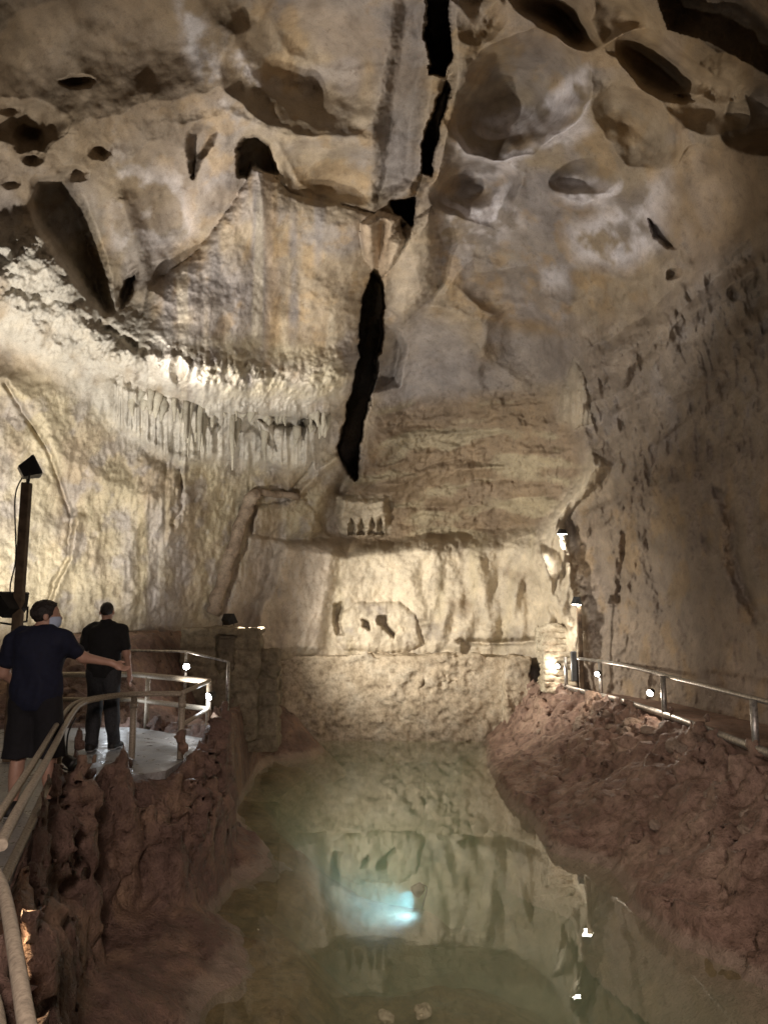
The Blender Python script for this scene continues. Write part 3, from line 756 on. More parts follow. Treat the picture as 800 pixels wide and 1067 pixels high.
PATH_EDGE = [(3.55, 18.0), (3.75, 17.0), (3.95, 16.2), (4.27, 14.2), (4.36, 11.6), (4.3, 8.5), (4.3, 5), (4.3, -3), (9, -3), (9, 20), (3.5, 20)]
def right_h(x, y):
    sL = -poly_d(x, y, RIGHT_LAND); sP = poly_d(x, y, PATH_EDGE)
    tt = np.clip(sL/(np.maximum(sL, 0)+np.maximum(sP, 0)+1e-6), 0, 1)
    lump = fbm(x*.9, y*.9, 0, 4, 331)
    h = np.where(sL > 0, 1.33*(.72*tt+.28*tt**3)+.12*lump*sst(0, .5, sL)+.08*sst(0, .12, sL), .9*sL)
    return np.minimum(h, 1.36)
def right_bank(X, Y, Z):
    x2, y2 = X[:, :, 0].astype(float), Y[:, :, 0].astype(float)
    h = right_h(x2, y2)[:, :, None]; sP = poly_d(x2, y2, PATH_EDGE)[:, :, None]
    gx, gy = np.gradient(h[:, :, 0], .045); d = (Z-h)/np.clip(np.sqrt(1+gx*gx+gy*gy), 1, 3.2)[:, :, None]
    wild = (.42+.6*sst(.35, 1.1, h))*sst(-.2, .15, h)*sst(-.15, .15, sP)
    near = np.abs(d) < .7; nn = np.zeros(d.shape, F32); x, y, z = X[near], Y[near], Z[near]
    f1, f2 = cells(x*2.1, y*2.1, z*2.1, 337)
    f3, f4 = cells(x*5+.3*f1, y*5, z*6, 339); lv, gp = blocks(x*2.6+.5*f1, y*2.4+.3*f3, z*3, 347)
    nn[near] = .24*fbm(x*1.5, y*1.5, z*1.9, 3, 341)+.15*ridged(x*3.3, y*3.3, z*4, 3, 343)-.14*(f1-.5)-.09*(f3-.5)+.12*lv-.09*(1-sst(0, .14, gp))+.07*fbm(x*8, y*8, z*8, 2, 345)
    return (d-nn*wild).astype(F32)
tag(sdf_obj('rock_bank', right_bank, (1.4, 2.4, -.5), (6.6, 19.6, 2.1), .045, M_BANKR), 'reddish muddy rock bank sloping from path into pool', 'rock bank', kind='structure')

# pool bed
xs = np.arange(-7, 8, .06); ys = np.arange(-1, 20.5, .06); X, Y = np.meshgrid(xs, ys)
sl = poly_d(X, Y, LEFT_LAND); sr = poly_d(X, Y, RIGHT_LAND)
dep = np.maximum(-.03-np.clip(sl, 0, .5)*.2-np.clip(sl-.5, 0, 9)*.9, -.05-np.clip(sr, 0, 9)*1.3)
shal = -.16-.3*sst(5.8, 7.4, Y)-.3*sst(7.2, 8.6, Y)-1.6*sst(8.0, 11, Y)-.5*sst(.8, 2.2, X)
H = np.maximum(dep, shal)+.1*fbm(X*.9, Y*.9, 0, 4, 351)+.035*fbm(X*4, Y*4, 0, 3, 353)
f1, f2 = cells(X*1.3, Y*1.3, 0*X+.4, 355); H += .2*np.clip(.34-f1, 0, 1)
q = np.hypot((X-float(at_z(426, 952, -.74)[0]))/1.1, (Y-float(at_z(426, 952, -.74)[1]))/1.2); m_ = np.exp(-q*q*1.2); H = H*(1-m_)+(-.74+.05*fbm(X*2, Y*2, 0, 3, 357))*m_
ii = np.arange(X.size).reshape(X.shape)
tag(link('pool_bed', np_mesh('pool_bed', np.stack([X, Y, H], -1).reshape(-1, 3), np.stack([ii[:-1, :-1], ii[:-1, 1:], ii[1:, 1:], ii[1:, :-1]], -1).reshape(-1, 4)), M_BED), 'brown silty bed of the pool seen through shallow water', 'pool bed', kind='structure')

# loose stones
def stone(name, c, r, mat, label, group, k):
    import bmesh
    bm = bmesh.new(); bmesh.ops.create_icosphere(bm, subdivisions=3, radius=1)
    for v in bm.verts:
        d = np.array(v.co); q = 1+.45*float(noise(d[0]*1.3+k, d[1]*1.3, d[2]*1.3, 511))+.22*float(noise(d[0]*3+k, d[1]*3, d[2]*3, 513))
        p = d*q; p = np.clip(p, -.86, .9); v.co = p*np.array([1.25, .9, .7])*r
    me = bpy.data.meshes.new(name); bm.to_mesh(me); bm.free()
    for p in me.polygons: p.use_smooth = k % 3 > 0
    o = link(name, me, mat); o.location = c; o.rotation_euler = (.4*math.sin(k), .4*math.cos(2*k), k*1.7); return tag(o, label, 'rock', group)
for k in range(44):
    t = random.uniform(0, 1); y = random.uniform(6.5, 17); x = np.interp(y, [6.5, 8.5, 11.6, 14.2, 17], [4.1, 4.15, 4.2, 4.1, 3.7])-.1-1.2*t*t
    z = float(right_h(np.array([[x]]), np.array([[y]]))[0, 0])
    stone('rock', (x, y, z+.03), random.uniform(.05, .15)*(1-.3*t), M_BANKR, 'loose brown stone lying on the muddy right slope below the pipe railing', 'loose stones on the slope below the railing', k)
for k, (px, py, r) in enumerate(((441, 1054, .085), (402, 1060, .06))):
    c = at_z(px, py, -.16); stone('rock', tuple(c), r, M_STONE, ('pale stone on the pool bed at the near edge, larger of the two', 'pale stone on the pool bed at the near edge, smaller of the two')[k], None, 60+k)

# water
m = bpy.data.materials.new('green_pool_water'); m.use_nodes = True; t = m.node_tree; t.nodes.clear()
out = N(t, 'ShaderNodeOutputMaterial'); mix = N(t, 'ShaderNodeMixShader'); tr = N(t, 'ShaderNodeBsdfTransparent', Color=(.93, .97, .92, 1)); gl = N(t, 'ShaderNodeBsdfGlossy', Color=(1, 1, 1, 1), Roughness=.004)
fr_ = N(t, 'ShaderNodeFresnel', IOR=1.52); tc = N(t, 'ShaderNodeTexCoord')
mp = N(t, 'ShaderNodeMapping'); t.links.new(tc.outputs['Object'], mp.inputs[0])
wn = nz(t, 2.2, 3, .5, 0, mp.outputs[0]); wb = N(t, 'ShaderNodeBump', Strength=.05, Distance=.02); t.links.new(wn, wb.inputs['Height'])
t.links.new(wb.outputs[0], gl.inputs['Normal']); geo = N(t, 'ShaderNodeNewGeometry'); inv = N(t, 'ShaderNodeMath', operation='SUBTRACT'); inv.inputs[0].default_value = 1.0; t.links.new(geo.outputs['Backfacing'], inv.inputs[1])
mul = N(t, 'ShaderNodeMath', operation='MULTIPLY'); t.links.new(fr_.outputs[0], mul.inputs[0]); t.links.new(inv.outputs[0], mul.inputs[1]); t.links.new(mul.outputs[0], mix.inputs[0])   # light leaving the straight, unbent water surface is not turned back
t.links.new(tr.outputs[0], mix.inputs[1]); t.links.new(gl.outputs[0], mix.inputs[2]); t.links.new(mix.outputs[0], out.inputs['Surface'])
vol = N(t, 'ShaderNodeVolumePrincipled', Color=(.54, .72, .50, 1), Density=.36); vol.inputs['Absorption Color'].default_value = (.5, .66, .44, 1)
t.links.new(vol.outputs[0], out.inputs['Volume'])
mb = MB(); mb.box((.3, 10, -1.6), (6.5, 9.6, 1.6), bev=.002)
tag(mb.build('water', m), 'still green cave pool mirroring the lit wall', 'pool', kind='structure')

# walkway slabs
def slab(name, poly, z, th, mat, **tg):
    mb = MB(); n = len(poly)
    mb.add([(x, y, z) for x, y in poly]+[(x, y, z-th) for x, y in poly], [tuple(range(n)), tuple(range(2*n-1, n-1, -1))]+[(i, i+n, (i+1) % n+n, (i+1) % n) for i in range(n)])
    return tag(mb.build(name, mat), **tg)
slab('walkway', WALK, Z1, .12, M_FLOOR, label='grey concrete walkway with the two visitors on it', cat='walkway', kind='structure')
slab('path', [(x, y) for x, y in PATH_EDGE[:6]]+[(4.3, 4), (6.6, 4), (6.6, 18)], Z1-.01, .1, M_BANKR, label='dark earth path behind the lone far railing', cat='path', kind='structure')

# ================================================================== STONEWORK
def rough_wall(name, poly_fn, lo, hi, h, mat, amp, freq, seed, label, cat, courses=0, kind=None, bricks=1.0):
    def fn(X, Y, Z):
        d = poly_fn(X, Y, Z)
        near = np.abs(d) < .35; n = np.zeros(d.shape, F32); x, y, z = X[near], Y[near], Z[near]
        f1, f2 = cells((x+.25*z)*freq, y*freq, (z-.2*x)*freq*1.25, seed)
        n[near] = amp*(.25+.85*sst(-.25, .3, noise(x*.7, y*.7, z*.9, seed+5)))*(.9*(.55-f1)+.7*fbm(x*freq*.8, y*freq*.8, z*freq*.8, 3, seed+1)+.5*fbm(x*6, y*6, z*6, 2, seed+3))
        if courses:
            zz = (z+.05*fbm(x*2.5, y*2.5, z*2.5, 2, seed+7))/courses; row = np.floor(zz); fz = np.abs(zz-row-.5)
            xx = (x+.5*y)/(courses*2.1)+row*.37+.2*np.sin(row*5.1); fxx = np.abs(xx-np.floor(xx)-.5)
            gap = np.maximum(sst(.3, .5, fz), bricks*sst(.4, .5, fxx)); n[near] -= .04*gap*(.5+.8*sst(-.3, .3, noise(x*3, y*3, z*3, seed+9)))
        return (d-n).astype(F32)
    o = sdf_obj(name, fn, lo, hi, h, mat); return tag(o, label, cat, kind=kind)
def sbox(X, Y, Z, c, hs, r=.03):
    q = [np.abs(A-c[k])-hs[k]+r for k, A in enumerate((X, Y, Z))]
    o = np.sqrt(sum(np.maximum(a, 0)**2 for a in q)); return o+np.minimum(np.maximum(np.maximum(q[0], q[1]), q[2]), 0)-r
def retaining(X, Y, Z):
    yc = 19.55-.02*(X-.2)**2-.10*np.maximum(-X-1.2, 0)
    d = sbox(X, Y-yc+19.55+.12*(Z-1), Z, (.25, 19.55, .75), (3.0, .75, 1.27))
    e = sbox(X, Y, Z, (3.1, 18.65, .75), (.3, .55, 1.25)); return np.minimum(d, e)
rough_wall('retaining_wall', retaining, (-3.1, 18.0, -.6), (3.7, 20.5, 2.3), .035, M_BLOCK, .15, 2.3, 401, 'long low pale retaining wall of rough plastered stone at the far end of pool', 'retaining wall')
def mason(X, Y, Z):
    a = sbox(X, Y, Z, (-3.0, 14.6, 1.75), (.72, .4, 1.0)); b = sbox(X, Y, Z, (-2.25, 14.75, 1.35), (.3, .35, 1.0))
    nich = sbox(X, Y, Z, (-2.9, 14.2, 2.3), (.16, .25, .33)); return np.maximum(np.minimum(a, b), -nich)
rough_wall('masonry_wall', mason, (-4.1, 13.8, .5), (-1.6, 15.4, 3.1), .03, M_MASON, .09, 2.2, 421, 'dark block masonry wall with a narrow niche beside the pool', 'stone wall', courses=.26)
def pier(X, Y, Z): return sbox(X+.06*(Z-2.2), Y, Z, (3.74, 17.0, 2.05), (.34, .28, .72))
rough_wall('stone_pier', pier, (3.1, 16.4, 1.1), (4.4, 17.6, 3.0), .025, M_STONE, .1, 2.6, 431, 'short pale layered stone pier behind the small lamp post', 'stone pier', courses=.13, bricks=.25)

# mud-covered conduit climbing the left wall
cpts = [at_y(*q, 15.0)-np.array([0, .15, 0]) for q in ()]
def on_wall(px, py, off): 
    p = wall_at(px, py); n = CAM-p; n /= np.linalg.norm(n); return p+n*off
line = [(222, 640), (226, 622), (236, 590), (247, 556), (256, 530), (263, 516), (272, 513), (290, 515), (312, 518)]
pp = [on_wall(x, y, .16) for x, y in line]; mb = MB(); fine = []
for a, b_ in zip(pp[:-1], pp[1:]):
    for q in np.linspace(0, 1, 5)[:-1]: fine.append(a+(b_-a)*q)
fine.append(pp[-1]); mb.tube([p+np.array([.02*math.sin(i*1.3), 0, .015*math.sin(i*.9)]) for i, p in enumerate(fine)], [(.15 if i < 22 else .08)*(1+.12*math.sin(i*2.1)) for i in range(len(fine))], 12)
tag(mb.build('conduit', M_CONDUIT), 'mud brown conduit slanting up the wall and bending right under the flowstone tip', 'conduit')

# ================================================================== RAILINGS
def smooth_path(pts, n=6):
    P = [np.array(p, float) for p in pts]; out = []
    for i in range(len(P)-1):
        p0 = P[max(i-1, 0)]; p1 = P[i]; p2 = P[i+1]; p3 = P[min(i+2, len(P)-1)]
        for q in np.linspace(0, 1, n, endpoint=False):
            out.append(.5*(2*p1+(p2-p0)*q+(2*p0-5*p1+4*p2-p3)*q*q+(3*p1-p0-3*p2+p3)*q**3))
    out.append(P[-1]); return out
ZR = 2.12
def rail_pt(px, py, z): p = at_z(px, py, z); return (float(p[0]), float(p[1]), float(p[2]))
# near railing, running past the photographer to the corner posts
h1 = empty('handrail', (-2.6, 6.1, Z1), 'weathered double pipe handrail curving along the walkway in front of both visitors', 'handrail')
top = [(-.3, .95, ZR), rail_pt(44, 1150, ZR), rail_pt(28, 1067, ZR), rail_pt(4, 930, ZR), rail_pt(-16, 888, ZR), rail_pt(-6, 858, ZR), rail_pt(38, 790, ZR), rail_pt(66, 745, ZR), rail_pt(80, 732, ZR), rail_pt(105, 726, ZR), rail_pt(140, 722.5, ZR), rail_pt(190, 722, ZR)]
tp = smooth_path(top)
mb = MB(); mb.tube(tp, .02, 10); mb.build('top_rail', M_RAIL, h1)
tp2 = []
for i, p in enumerate(tp):
    a = tp[max(i-1, 0)]; b_ = tp[min(i+1, len(tp)-1)]; d = b_-a; nrm = np.array([d[1], -d[0], 0]); nrm /= np.linalg.norm(nrm); tp2.append(p+nrm*.062+np.array([0, 0, -.012]))
mb = MB(); mb.tube(tp2[26:], .023, 10); mb.build('top_rail', M_RAIL, h1)
mid = [(x, y, z-.36) for x, y, z in tp]
mb = MB(); mb.tube(mid[:40], .024, 10); mb.build('lower_rail', M_RAIL, h1)
for (x, y) in ((-.77, 1.65), (-1.62, 3.1), zp(60, 846, Z1), zp(136, 786, Z1), zp(182, 793, Z1)):
    k = min(range(len(tp)), key=lambda i: np.hypot(tp[i][0]-x, tp[i][1]-y)); q = tp[k]
    mb = MB(); mb.tube([(q[0], q[1], Z1-.25), (q[0], q[1], ZR-.02)], .036, 10); mb.tube([(q[0], q[1], ZR-.16), (q[0], q[1], ZR-.1)], .045, 10); mb.build('post', M_RAIL, h1)
px_, py_, _ = rail_pt(182, 722, ZR)
# return rail at the corner, lit white
h2 = empty('handrail', (-2.4, 10.2, Z1), 'bright lamp-lit handrail crossing behind the visitor in the black polo shirt', 'handrail')
C0 = np.array(rail_pt(190, 722, ZR)); C1 = np.array(rail_pt(218, 710, ZR)); C2 = np.array(rail_pt(140, 703, ZR)); C2b = np.array([-5.2, 11.5, ZR])
mb = MB(); mb.tube([C0, C1], .026, 10); mb.tube([C1, C2, C2b], .04, 10); mb.build('top_rail', M_RAIL, h2)
dz = np.array([0, 0, .36])
mb = MB(); mb.tube([C0-dz, C1-dz], .024, 10); mb.tube([C1-dz, C2-dz, C2b-dz], .034, 10); mb.build('lower_rail', M_RAIL, h2)
for q in (C1, (C1+C2)/2+np.array([-.3, .3, 0]), C2b):
    q = q if q is C1 or q is C2b else C1+(C2-C1)*.8
    mb = MB(); mb.tube([(q[0], q[1], Z1-.1), (q[0], q[1], ZR-.01)], .034, 10); mb.build('post', M_RAIL, h2)
# thin far railing
h3 = empty('handrail', (-3.2, 12.6, 1.7), 'thin far handrail with a small lit lamp in front of the dark masonry', 'handrail')
D0, D1, D2 = (np.array(at_y(*q)) for q in ((134, 678, 12.9), (194, 679, 12.6), (238, 690, 12.0)))
mb = MB(); mb.tube([D0, D1, D2], .02, 8); mb.build('top_rail', M_RAILD, h3)
for q in (D0, D1, D2):
    mb = MB(); mb.tube([q-np.array([0, 0, .75]), q], .026, 8); mb.build('post', M_RAILD, h3)
# right-hand railing
h4 = empty('handrail', (4.3, 11.6, Z1), 'grey pipe railing on the reddish bank across the pool', 'handrail')
ED = smooth_path([(3.62, 17.4, 1.62), (3.72, 16.9, 1.52), (3.92, 16.2, 1.47), (4.22, 14.2, 1.47), (4.3, 11.6, 1.48), (4.24, 8.5, 1.48), (4.25, 5, 1.48)])
mb = MB(); mb.tube(ED, .05, 10); mb.build('lower_rail', M_RAILD, h4)
RT = [(3.95, 16.2, 2.1), (4.27, 14.2, 2.1), (4.36, 11.6, 2.05), (4.3, 8.5, 2.02), (4.3, 5, 2.0)]
mb = MB(); mb.tube(smooth_path(RT), .032, 10); mb.build('top_rail', M_RAILD, h4)
for px in (591, 629, 687, 800):
    k = min(range(len(ED)), key=lambda i: abs(400+800*ED[i][0]/(ED[i][1]*CP+(ED[i][2]-3)*SP)-px)); q = ED[k]
    zt = np.interp(q[1], [5, 8.5, 11.6, 14.2, 16.2], [2.0, 2.02, 2.05, 2.1, 2.1])
    mb = MB(); mb.tube([(q[0], q[1], 1.3), (q[0], q[1], zt)], .042, 10); mb.build('post', M_RAILD, h4)

# ================================================================== LAMPS
def look_axes(d):
    z = np.array(d, float); z /= np.linalg.norm(z); x = np.cross((0, 0, 1), z); x /= np.linalg.norm(x); return np.array([x, np.cross(z, x), z])
def spot(loc, to, w, colr, deg, blend=.6, r=.08):
    L = bpy.data.lights.new('flood', 'SPOT'); L.energy = w; L.color = colr; L.spot_size = math.radians(deg); L.spot_blend = blend; L.shadow_soft_size = r
    o = bpy.data.objects.new('lamp_or_fill', L); COL.objects.link(o); o.location = loc
    from mathutils import Vector
    o.rotation_euler = (Vector(to)-Vector(loc)).to_track_quat('-Z', 'Y').to_euler(); return o
def point(loc, w, colr, r=.04):
    L = bpy.data.lights.new('bulb', 'POINT'); L.energy = w; L.color = colr; L.shadow_soft_size = r
    o = bpy.data.objects.new('lamp_or_fill', L); COL.objects.link(o); o.location = loc; return o
def floodlight(c, d, s, label, mat=M_BLACK, lit=False):
    A = look_axes(d); c = np.array(c, float)
    o = empty('floodlight', tuple(c), label, 'floodlight')
    mb = MB(); 
    w, h = .17*s, .115*s                              # tapered body: small back, wide face
    vs = []
    for (k, z) in ((.62, -.1*s), (1, .06*s), (1.06, .075*s), (1.06, .1*s)):
        for a, b_ in ((-1, -1), (1, -1), (1, 1), (-1, 1)): vs.append(c+A[0]*a*w*k+A[1]*b_*h*k+A[2]*z)
    fs = [(3, 2, 1, 0)]+[(4*i+j, 4*i+(j+1) % 4, 4*i+4+(j+1) % 4, 4*i+4+j) for i in range(3) for j in range(4)]+[(12, 13, 14, 15)]
    mb.add(vs, fs); mb.build('housing', mat, o)
    mb = MB(); mb.box(c+A[2]*.102*s, (w*.9, h*.9, .006*s), A); mb.build('lens', M_GLOW if lit else M_LENS, o)
    mb = MB(); mb.tube([c-A[0]*w*1.12, c-A[0]*w*1.12-np.array([0, 0, .16*s]), c-np.array([0, 0, .19*s]), c+A[0]*w*1.12-np.array([0, 0, .16*s]), c+A[0]*w*1.12], .012*s, 6); mb.build('bracket', mat, o)
    return o
# left post
YP = 8.7
tp_ = at_y(28, 503, YP); bt = at_y(14, 700, YP)
po = empty('lamp_post', (bt[0], bt[1], Z1), 'tall square brown timber post rising behind the visitor in navy', 'lamp post')
mb = MB(); ax = np.array([tp_[0]-bt[0]+.0, 0, tp_[2]-Z1]); 
b0 = np.array([tp_[0]-(tp_[2]-Z1)*(tp_[0]-bt[0])/(tp_[2]-bt[2])*.55, YP, Z1]); L = np.array(tp_)-b0; Ln = np.linalg.norm(L); zA = L/Ln; xA = np.array([1, 0, 0])-zA*zA[0]; xA /= np.linalg.norm(xA)
mb.box((b0+np.array(tp_))/2, (.048, .048, Ln/2), [xA, np.cross(zA, xA), zA], .008); mb.build('post', M_POSTW, po)
mb = MB(); q0 = np.array(at_y(20.5, 520, YP))+np.array([-.03, -.05, 0]); q1 = np.array(at_y(20, 580, YP)); q2 = np.array(at_y(18, 610, YP)); q3 = np.array(at_y(17, 626, YP))
mb.tube(smooth_path([tp_+np.array([-.03, -.06, .05]), q0, q1+np.array([-.01, -.06, 0]), q2+np.array([-.05, -.06, 0]), q3+np.array([-.03, -.06, 0])]), .008, 6); mb.build('cable', M_BLACK, po)
fl_top = np.array(at_y(30, 489, YP)); floodlight(fl_top, (.75, .4, .45), .95, 'black floodlight on top of the tall brown timber post')
floodlight(np.array(at_y(12, 632, YP)), (-.5, .3, .6), 1.05, 'black floodlight hanging from the side of the timber post')
# right lamp post
pr = np.array(at_y(601, 629, 16.0))
pq = empty('lamp_post', (pr[0], 16.0, Z1), 'short post with grey lamp head and steel box by the pale flowstone buttress', 'lamp post')
mb = MB(); mb.box((pr[0]+.04, 16.0, (Z1+pr[2])/2), (.045, .045, (pr[2]-Z1)/2), bev=.008); mb.build('post', M_POSTW, pq)
mb = MB(); mb.box((pr[0]-.12, 15.95, 1.95), (.055, .05, .3), bev=.012); mb.build('switch_box', M_LAMPG, pq)
floodlight(pr+np.array([0, 0, .06]), (-.05, .02, -1), .8, 'lit grey floodlight head on the short post behind the far railing', M_LAMPG, True)
# wall floodlight on the right
wl = on_wall(585, 553, .15); floodlight(wl, (-.02, .05, -1), .55, 'lit small black floodlight fixed to the flowstone buttress', M_BLACK, True); WL = wl.copy()
wl = on_wall(237, 646, .35); floodlight(wl, (.4, .5, .4), .9, 'small black floodlight on top of the dark masonry wall')

def path_light(loc, d, label, mat=M_GLOW, w=8, colr=(1, .86, .68), s=1.0, group='small lit lamps along the walkways'):
    A = look_axes(d); c = np.array(loc, float)
    o = empty('path_light', tuple(c), label, 'lamp', group)
    mb = MB(); mb.lathe([(.02*s, -.07*s), (.045*s, -.05*s), (.05*s, .03*s), (.058*s, .045*s)], c, 14, A); mb.build('housing', M_BLACK, o)
    mb = MB(); mb.lathe([(.05*s, .046*s), (.04*s, .056*s), (.012*s, .062*s)], c, 14, A); mb.build('lens', mat, o)
    point(c+A[2]*.1*s+np.array([0, 0, .02]), w, colr, .04)
def edge_at(px, dz):
    k = min(range(len(ED)), key=lambda i: abs(400+800*ED[i][0]/(ED[i][1]*CP+(ED[i][2]-3)*SP)-px)); q = ED[k]; return (q[0]-.06, q[1]-.08, q[2]+dz)
TOL = lambda p: np.array([.1, 0, 3.0])-np.array(p)
for px, dz, lb in ((585, .42, 'lit lamp on the farthest post of the railing across the pool'), (622, .42, 'lit lamp on the second post of the railing across the pool'), (680, .3, 'lit lamp on the nearest visible post of the railing across the pool')):
    p = edge_at(px, dz); path_light(p, (-.75, -.8, -.35), lb, w=14, colr=(1, .82, .66))
p = D1+np.array([.03, -.08, -.22]); path_light(p, (.3, -1, -.3), 'lit lamp under the thin far handrail left of the masonry', M_GLOWC, 10, (1, .9, .8))
p = C1+np.array([.04, -.04, -.18]); path_light(p, (-.5, -.7, -.3), 'lit lamp on the corner post of the bright handrail', M_GLOWC, 8, (.85, .92, 1))
p = C2-dz+np.array([.15, -.1, -.1]); path_light(p, (.5, -.8, -.3), 'lit lamp beneath the bright handrail beside the black polo', M_GLOWC, 8, (.85, .92, 1))

# hanging cord and box on the near post
q = zp(60, 846, Z1); k = min(range(len(tp)), key=lambda i: np.hypot(tp[i][0]-q[0], tp[i][1]-q[1])); q = tp[k]
jb = empty('path_light', (q[0]+.1, q[1]-.05, 1.95), 'unlit black lamp dangling on a cord from the near handrail post', 'lamp', 'small lit lamps along the walkways')
del jb['group']
mb = MB(); mb.tube(smooth_path([(q[0]+.09, q[1]+.1, ZR), (q[0]+.085, q[1]-.03, 2.0), (q[0]+.1, q[1]-.06, 1.82), (q[0]+.15, q[1]-.08, 1.72), (q[0]+.08, q[1]-.1, 1.74)]), .007, 6); mb.build('cord', M_BLACK, jb)
mb = MB(); mb.lathe([(.015, -.07), (.04, -.05), (.05, .04), (.056, .05)], (q[0]+.14, q[1]-.1, 1.79), 12, look_axes((.8, -.3, -.4))); mb.build('housing', M_BLACK, jb)

# underwater lamp
pat = at_z(426, 952, -.74)                                  # pale silt the lamp shines on
ul = pat+np.array([.1, -.08, .3])
uo = empty('underwater_lamp', tuple(ul), 'glowing pale blue lamp under the green water in the middle of pool', 'underwater lamp')
A = look_axes(pat+np.array([-.2, .05, 0])-ul)
mb = MB(); mb.lathe([(.03, -.1), (.06, -.08), (.075, .0), (.08, .03)], ul, 16, A); mb.build('housing', M_BLACK, uo)
mb = MB(); mb.lathe([(.07, .031), (.05, .04), (.02, .044)], ul, 16, A); mb.build('lens', M_BLUE, uo)
mb = MB(); mb.tube(smooth_path([ul-A[2]*.1, ul-A[2]*.14+np.array([.03, .04, -.08]), ul+np.array([.06, .1, -.34]), ul+np.array([.2, .3, -.7])]), .008, 6); mb.build('cable', M_BLACK, uo)
spot(ul+A[2]*.07, pat+np.array([-.2, 0, 0]), 190, (.22, .58, 1), 140, 1, .12)
point(pat+np.array([-.3, 1.9, -.35]), 14, (.82, 1, .70), .4)  # added unseen green fill light, makes the water look milky

# ================================================================== PEOPLE
def cone(P, a, b_, r0, r1):
    a = np.array(a, F32); b_ = np.array(b_, F32); d = b_-a; L2 = float(d@d)
    q = [P[k]-a[k] for k in range(3)]
    t = np.clip((q[0]*d[0]+q[1]*d[1]+q[2]*d[2])/L2, 0, 1)
    return np.sqrt((q[0]-t*d[0])**2+(q[1]-t*d[1])**2+(q[2]-t*d[2])**2)-(r0+t*(r1-r0))
def ell(P, c, r, yaw=0):
    x, y, z = P[0]-c[0], P[1]-c[1], P[2]-c[2]
    ca, sa = math.cos(yaw), math.sin(yaw); u = x*ca+y*sa; v = -x*sa+y*ca
    k = np.sqrt((u/r[0])**2+(v/r[1])**2+(z/r[2])**2); return (k-1)*min(r)
def su(a, b_, k):
    h = np.clip(.5+.5*(b_-a)/k, 0, 1); return b_*(1-h)+a*h-k*h*(1-h)
def union(ds, k):
    r = ds[0]
    for d in ds[1:]: r = su(r, d, k)
    return r
def person(loc, label, J, yaw_head, kit):
    """J: joint dictionary in local coordinates, facing +y; built in place"""
    o = empty('person', loc, label, 'person')
    off = np.array(loc)
    lo = np.array([-.5, -.45, -.02]); hi = np.array([.85, .5, 1.9]); h = .009
    def torso(P, g):
        return union([ell(P, (0, 0, 1.22), (.175+g, .115+g, .26)), ell(P, (0, -.005, 1.36), (.19+g, .105+g, .12)), ell(P, (0, 0, .98), (.165+g, .12+g, .16)), cone(P, (-.13, 0, 1.40), (.13, 0, 1.40), .065+g, .065+g)], .07)
    def arm(P, s, g, upto=1.0):
        S_, E_, W_ = J['arm'][s]; S_, E_, W_ = map(np.array, (S_, E_, W_))
        u = cone(P, S_, S_+(E_-S_)*upto, .058+g, .058+(.043-.058)*upto+g)
        return u
    def arm_skin(P, s):
        S_, E_, W_ = map(np.array, J['arm'][s]); ds = [cone(P, S_, E_, .055, .043), cone(P, E_, W_, .043, .028)]
        d = union(ds, .03)
        f = J['hand'][s]; f = np.array(f, float); f /= np.linalg.norm(f)
        side = np.array(J['palm'][s], float); side -= f*(side@f); side /= np.linalg.norm(side); nn = np.cross(f, side)
        pc = W_+f*.05
        d = su(d, cone(P, W_+f*.02, W_+f*.075, .026, .03), .02); d = su(d, cone(P, W_+f*.07+side*.02, W_+f*.07-side*.022, .018, .017), .02)
        for i, L in enumerate((.068, .078, .072, .056)):
            b0 = W_+f*.088+side*(.03-.02*i); curl = J['curl'][s]
            m1 = b0+f*L*.5+nn*curl*L*.25; m2 = m1+(f*(1-curl*.6)+nn*curl*.9)*L*.5
            d = np.minimum(d, su(cone(P, b0, m1, .0105, .0095), cone(P, m1, m2, .0095, .008), .006))
        t0 = W_+f*.03+side*.03; t1 = t0+(f*.6+side*.6+nn*.3)*.04; t2 = t1+(f*.9+side*.1+nn*.3)*.032
        d = su(d, su(cone(P, t0, t1, .013, .011), cone(P, t1, t2, .011, .009), .006), .012)
        return d
    def leg(P, s, g, ankle=True):
        H_, K_, A_ = J['leg'][s]; return union([cone(P, H_, K_, .088+g, .056+g), cone(P, K_, A_, .056+g, .037+g), ell(P, (np.array(K_)*.62+np.array(A_)*.38-np.array([0, .018, 0])), (.052+g, .055+g, .13))], .04)
    HC = np.array(J['head']); cy, sy = math.cos(yaw_head), math.sin(yaw_head)
    def hp(x, y, z): return HC+np.array([x*cy-y*sy, x*sy+y*cy, z])     # head frame: +y is the face
    def head(P):
        d = union([ell(P, HC+np.array([0, 0, .025]), (.076, .095, .09), yaw_head), ell(P, hp(0, .03, -.045), (.058, .065, .075), yaw_head), cone(P, (0, -.01, 1.42), HC-np.array([0, 0, .06]), .056, .052)], .03)
        d = su(d, cone(P, hp(0, .088, .01), hp(0, .108, -.025), .012, .015), .012)
        d = su(d, ell(P, hp(0, .082, -.062), (.026, .015, .012), yaw_head), .008)
        for e in (-1, 1):
            d = su(d, ell(P, hp(e*.079, -.008, -.01), (.01, .022, .034), yaw_head), .006)
            d = np.maximum(d, -ell(P, hp(e*.032, .093, .012), (.016, .01, .009), yaw_head))
        return d
    def foot(P, s):
        A_ = np.array(J['leg'][s][2]); fo = np.array(J['toe'][s]); return union([cone(P, A_+np.array([0, -.02, -.03]), A_*np.array([1, 1, 0])+fo*.16+np.array([0, 0, .035]), .045, .034), cone(P, A_*np.array([1, 1, 0])-fo*.05+np.array([0, 0, .045]), A_, .042, .042)], .03)
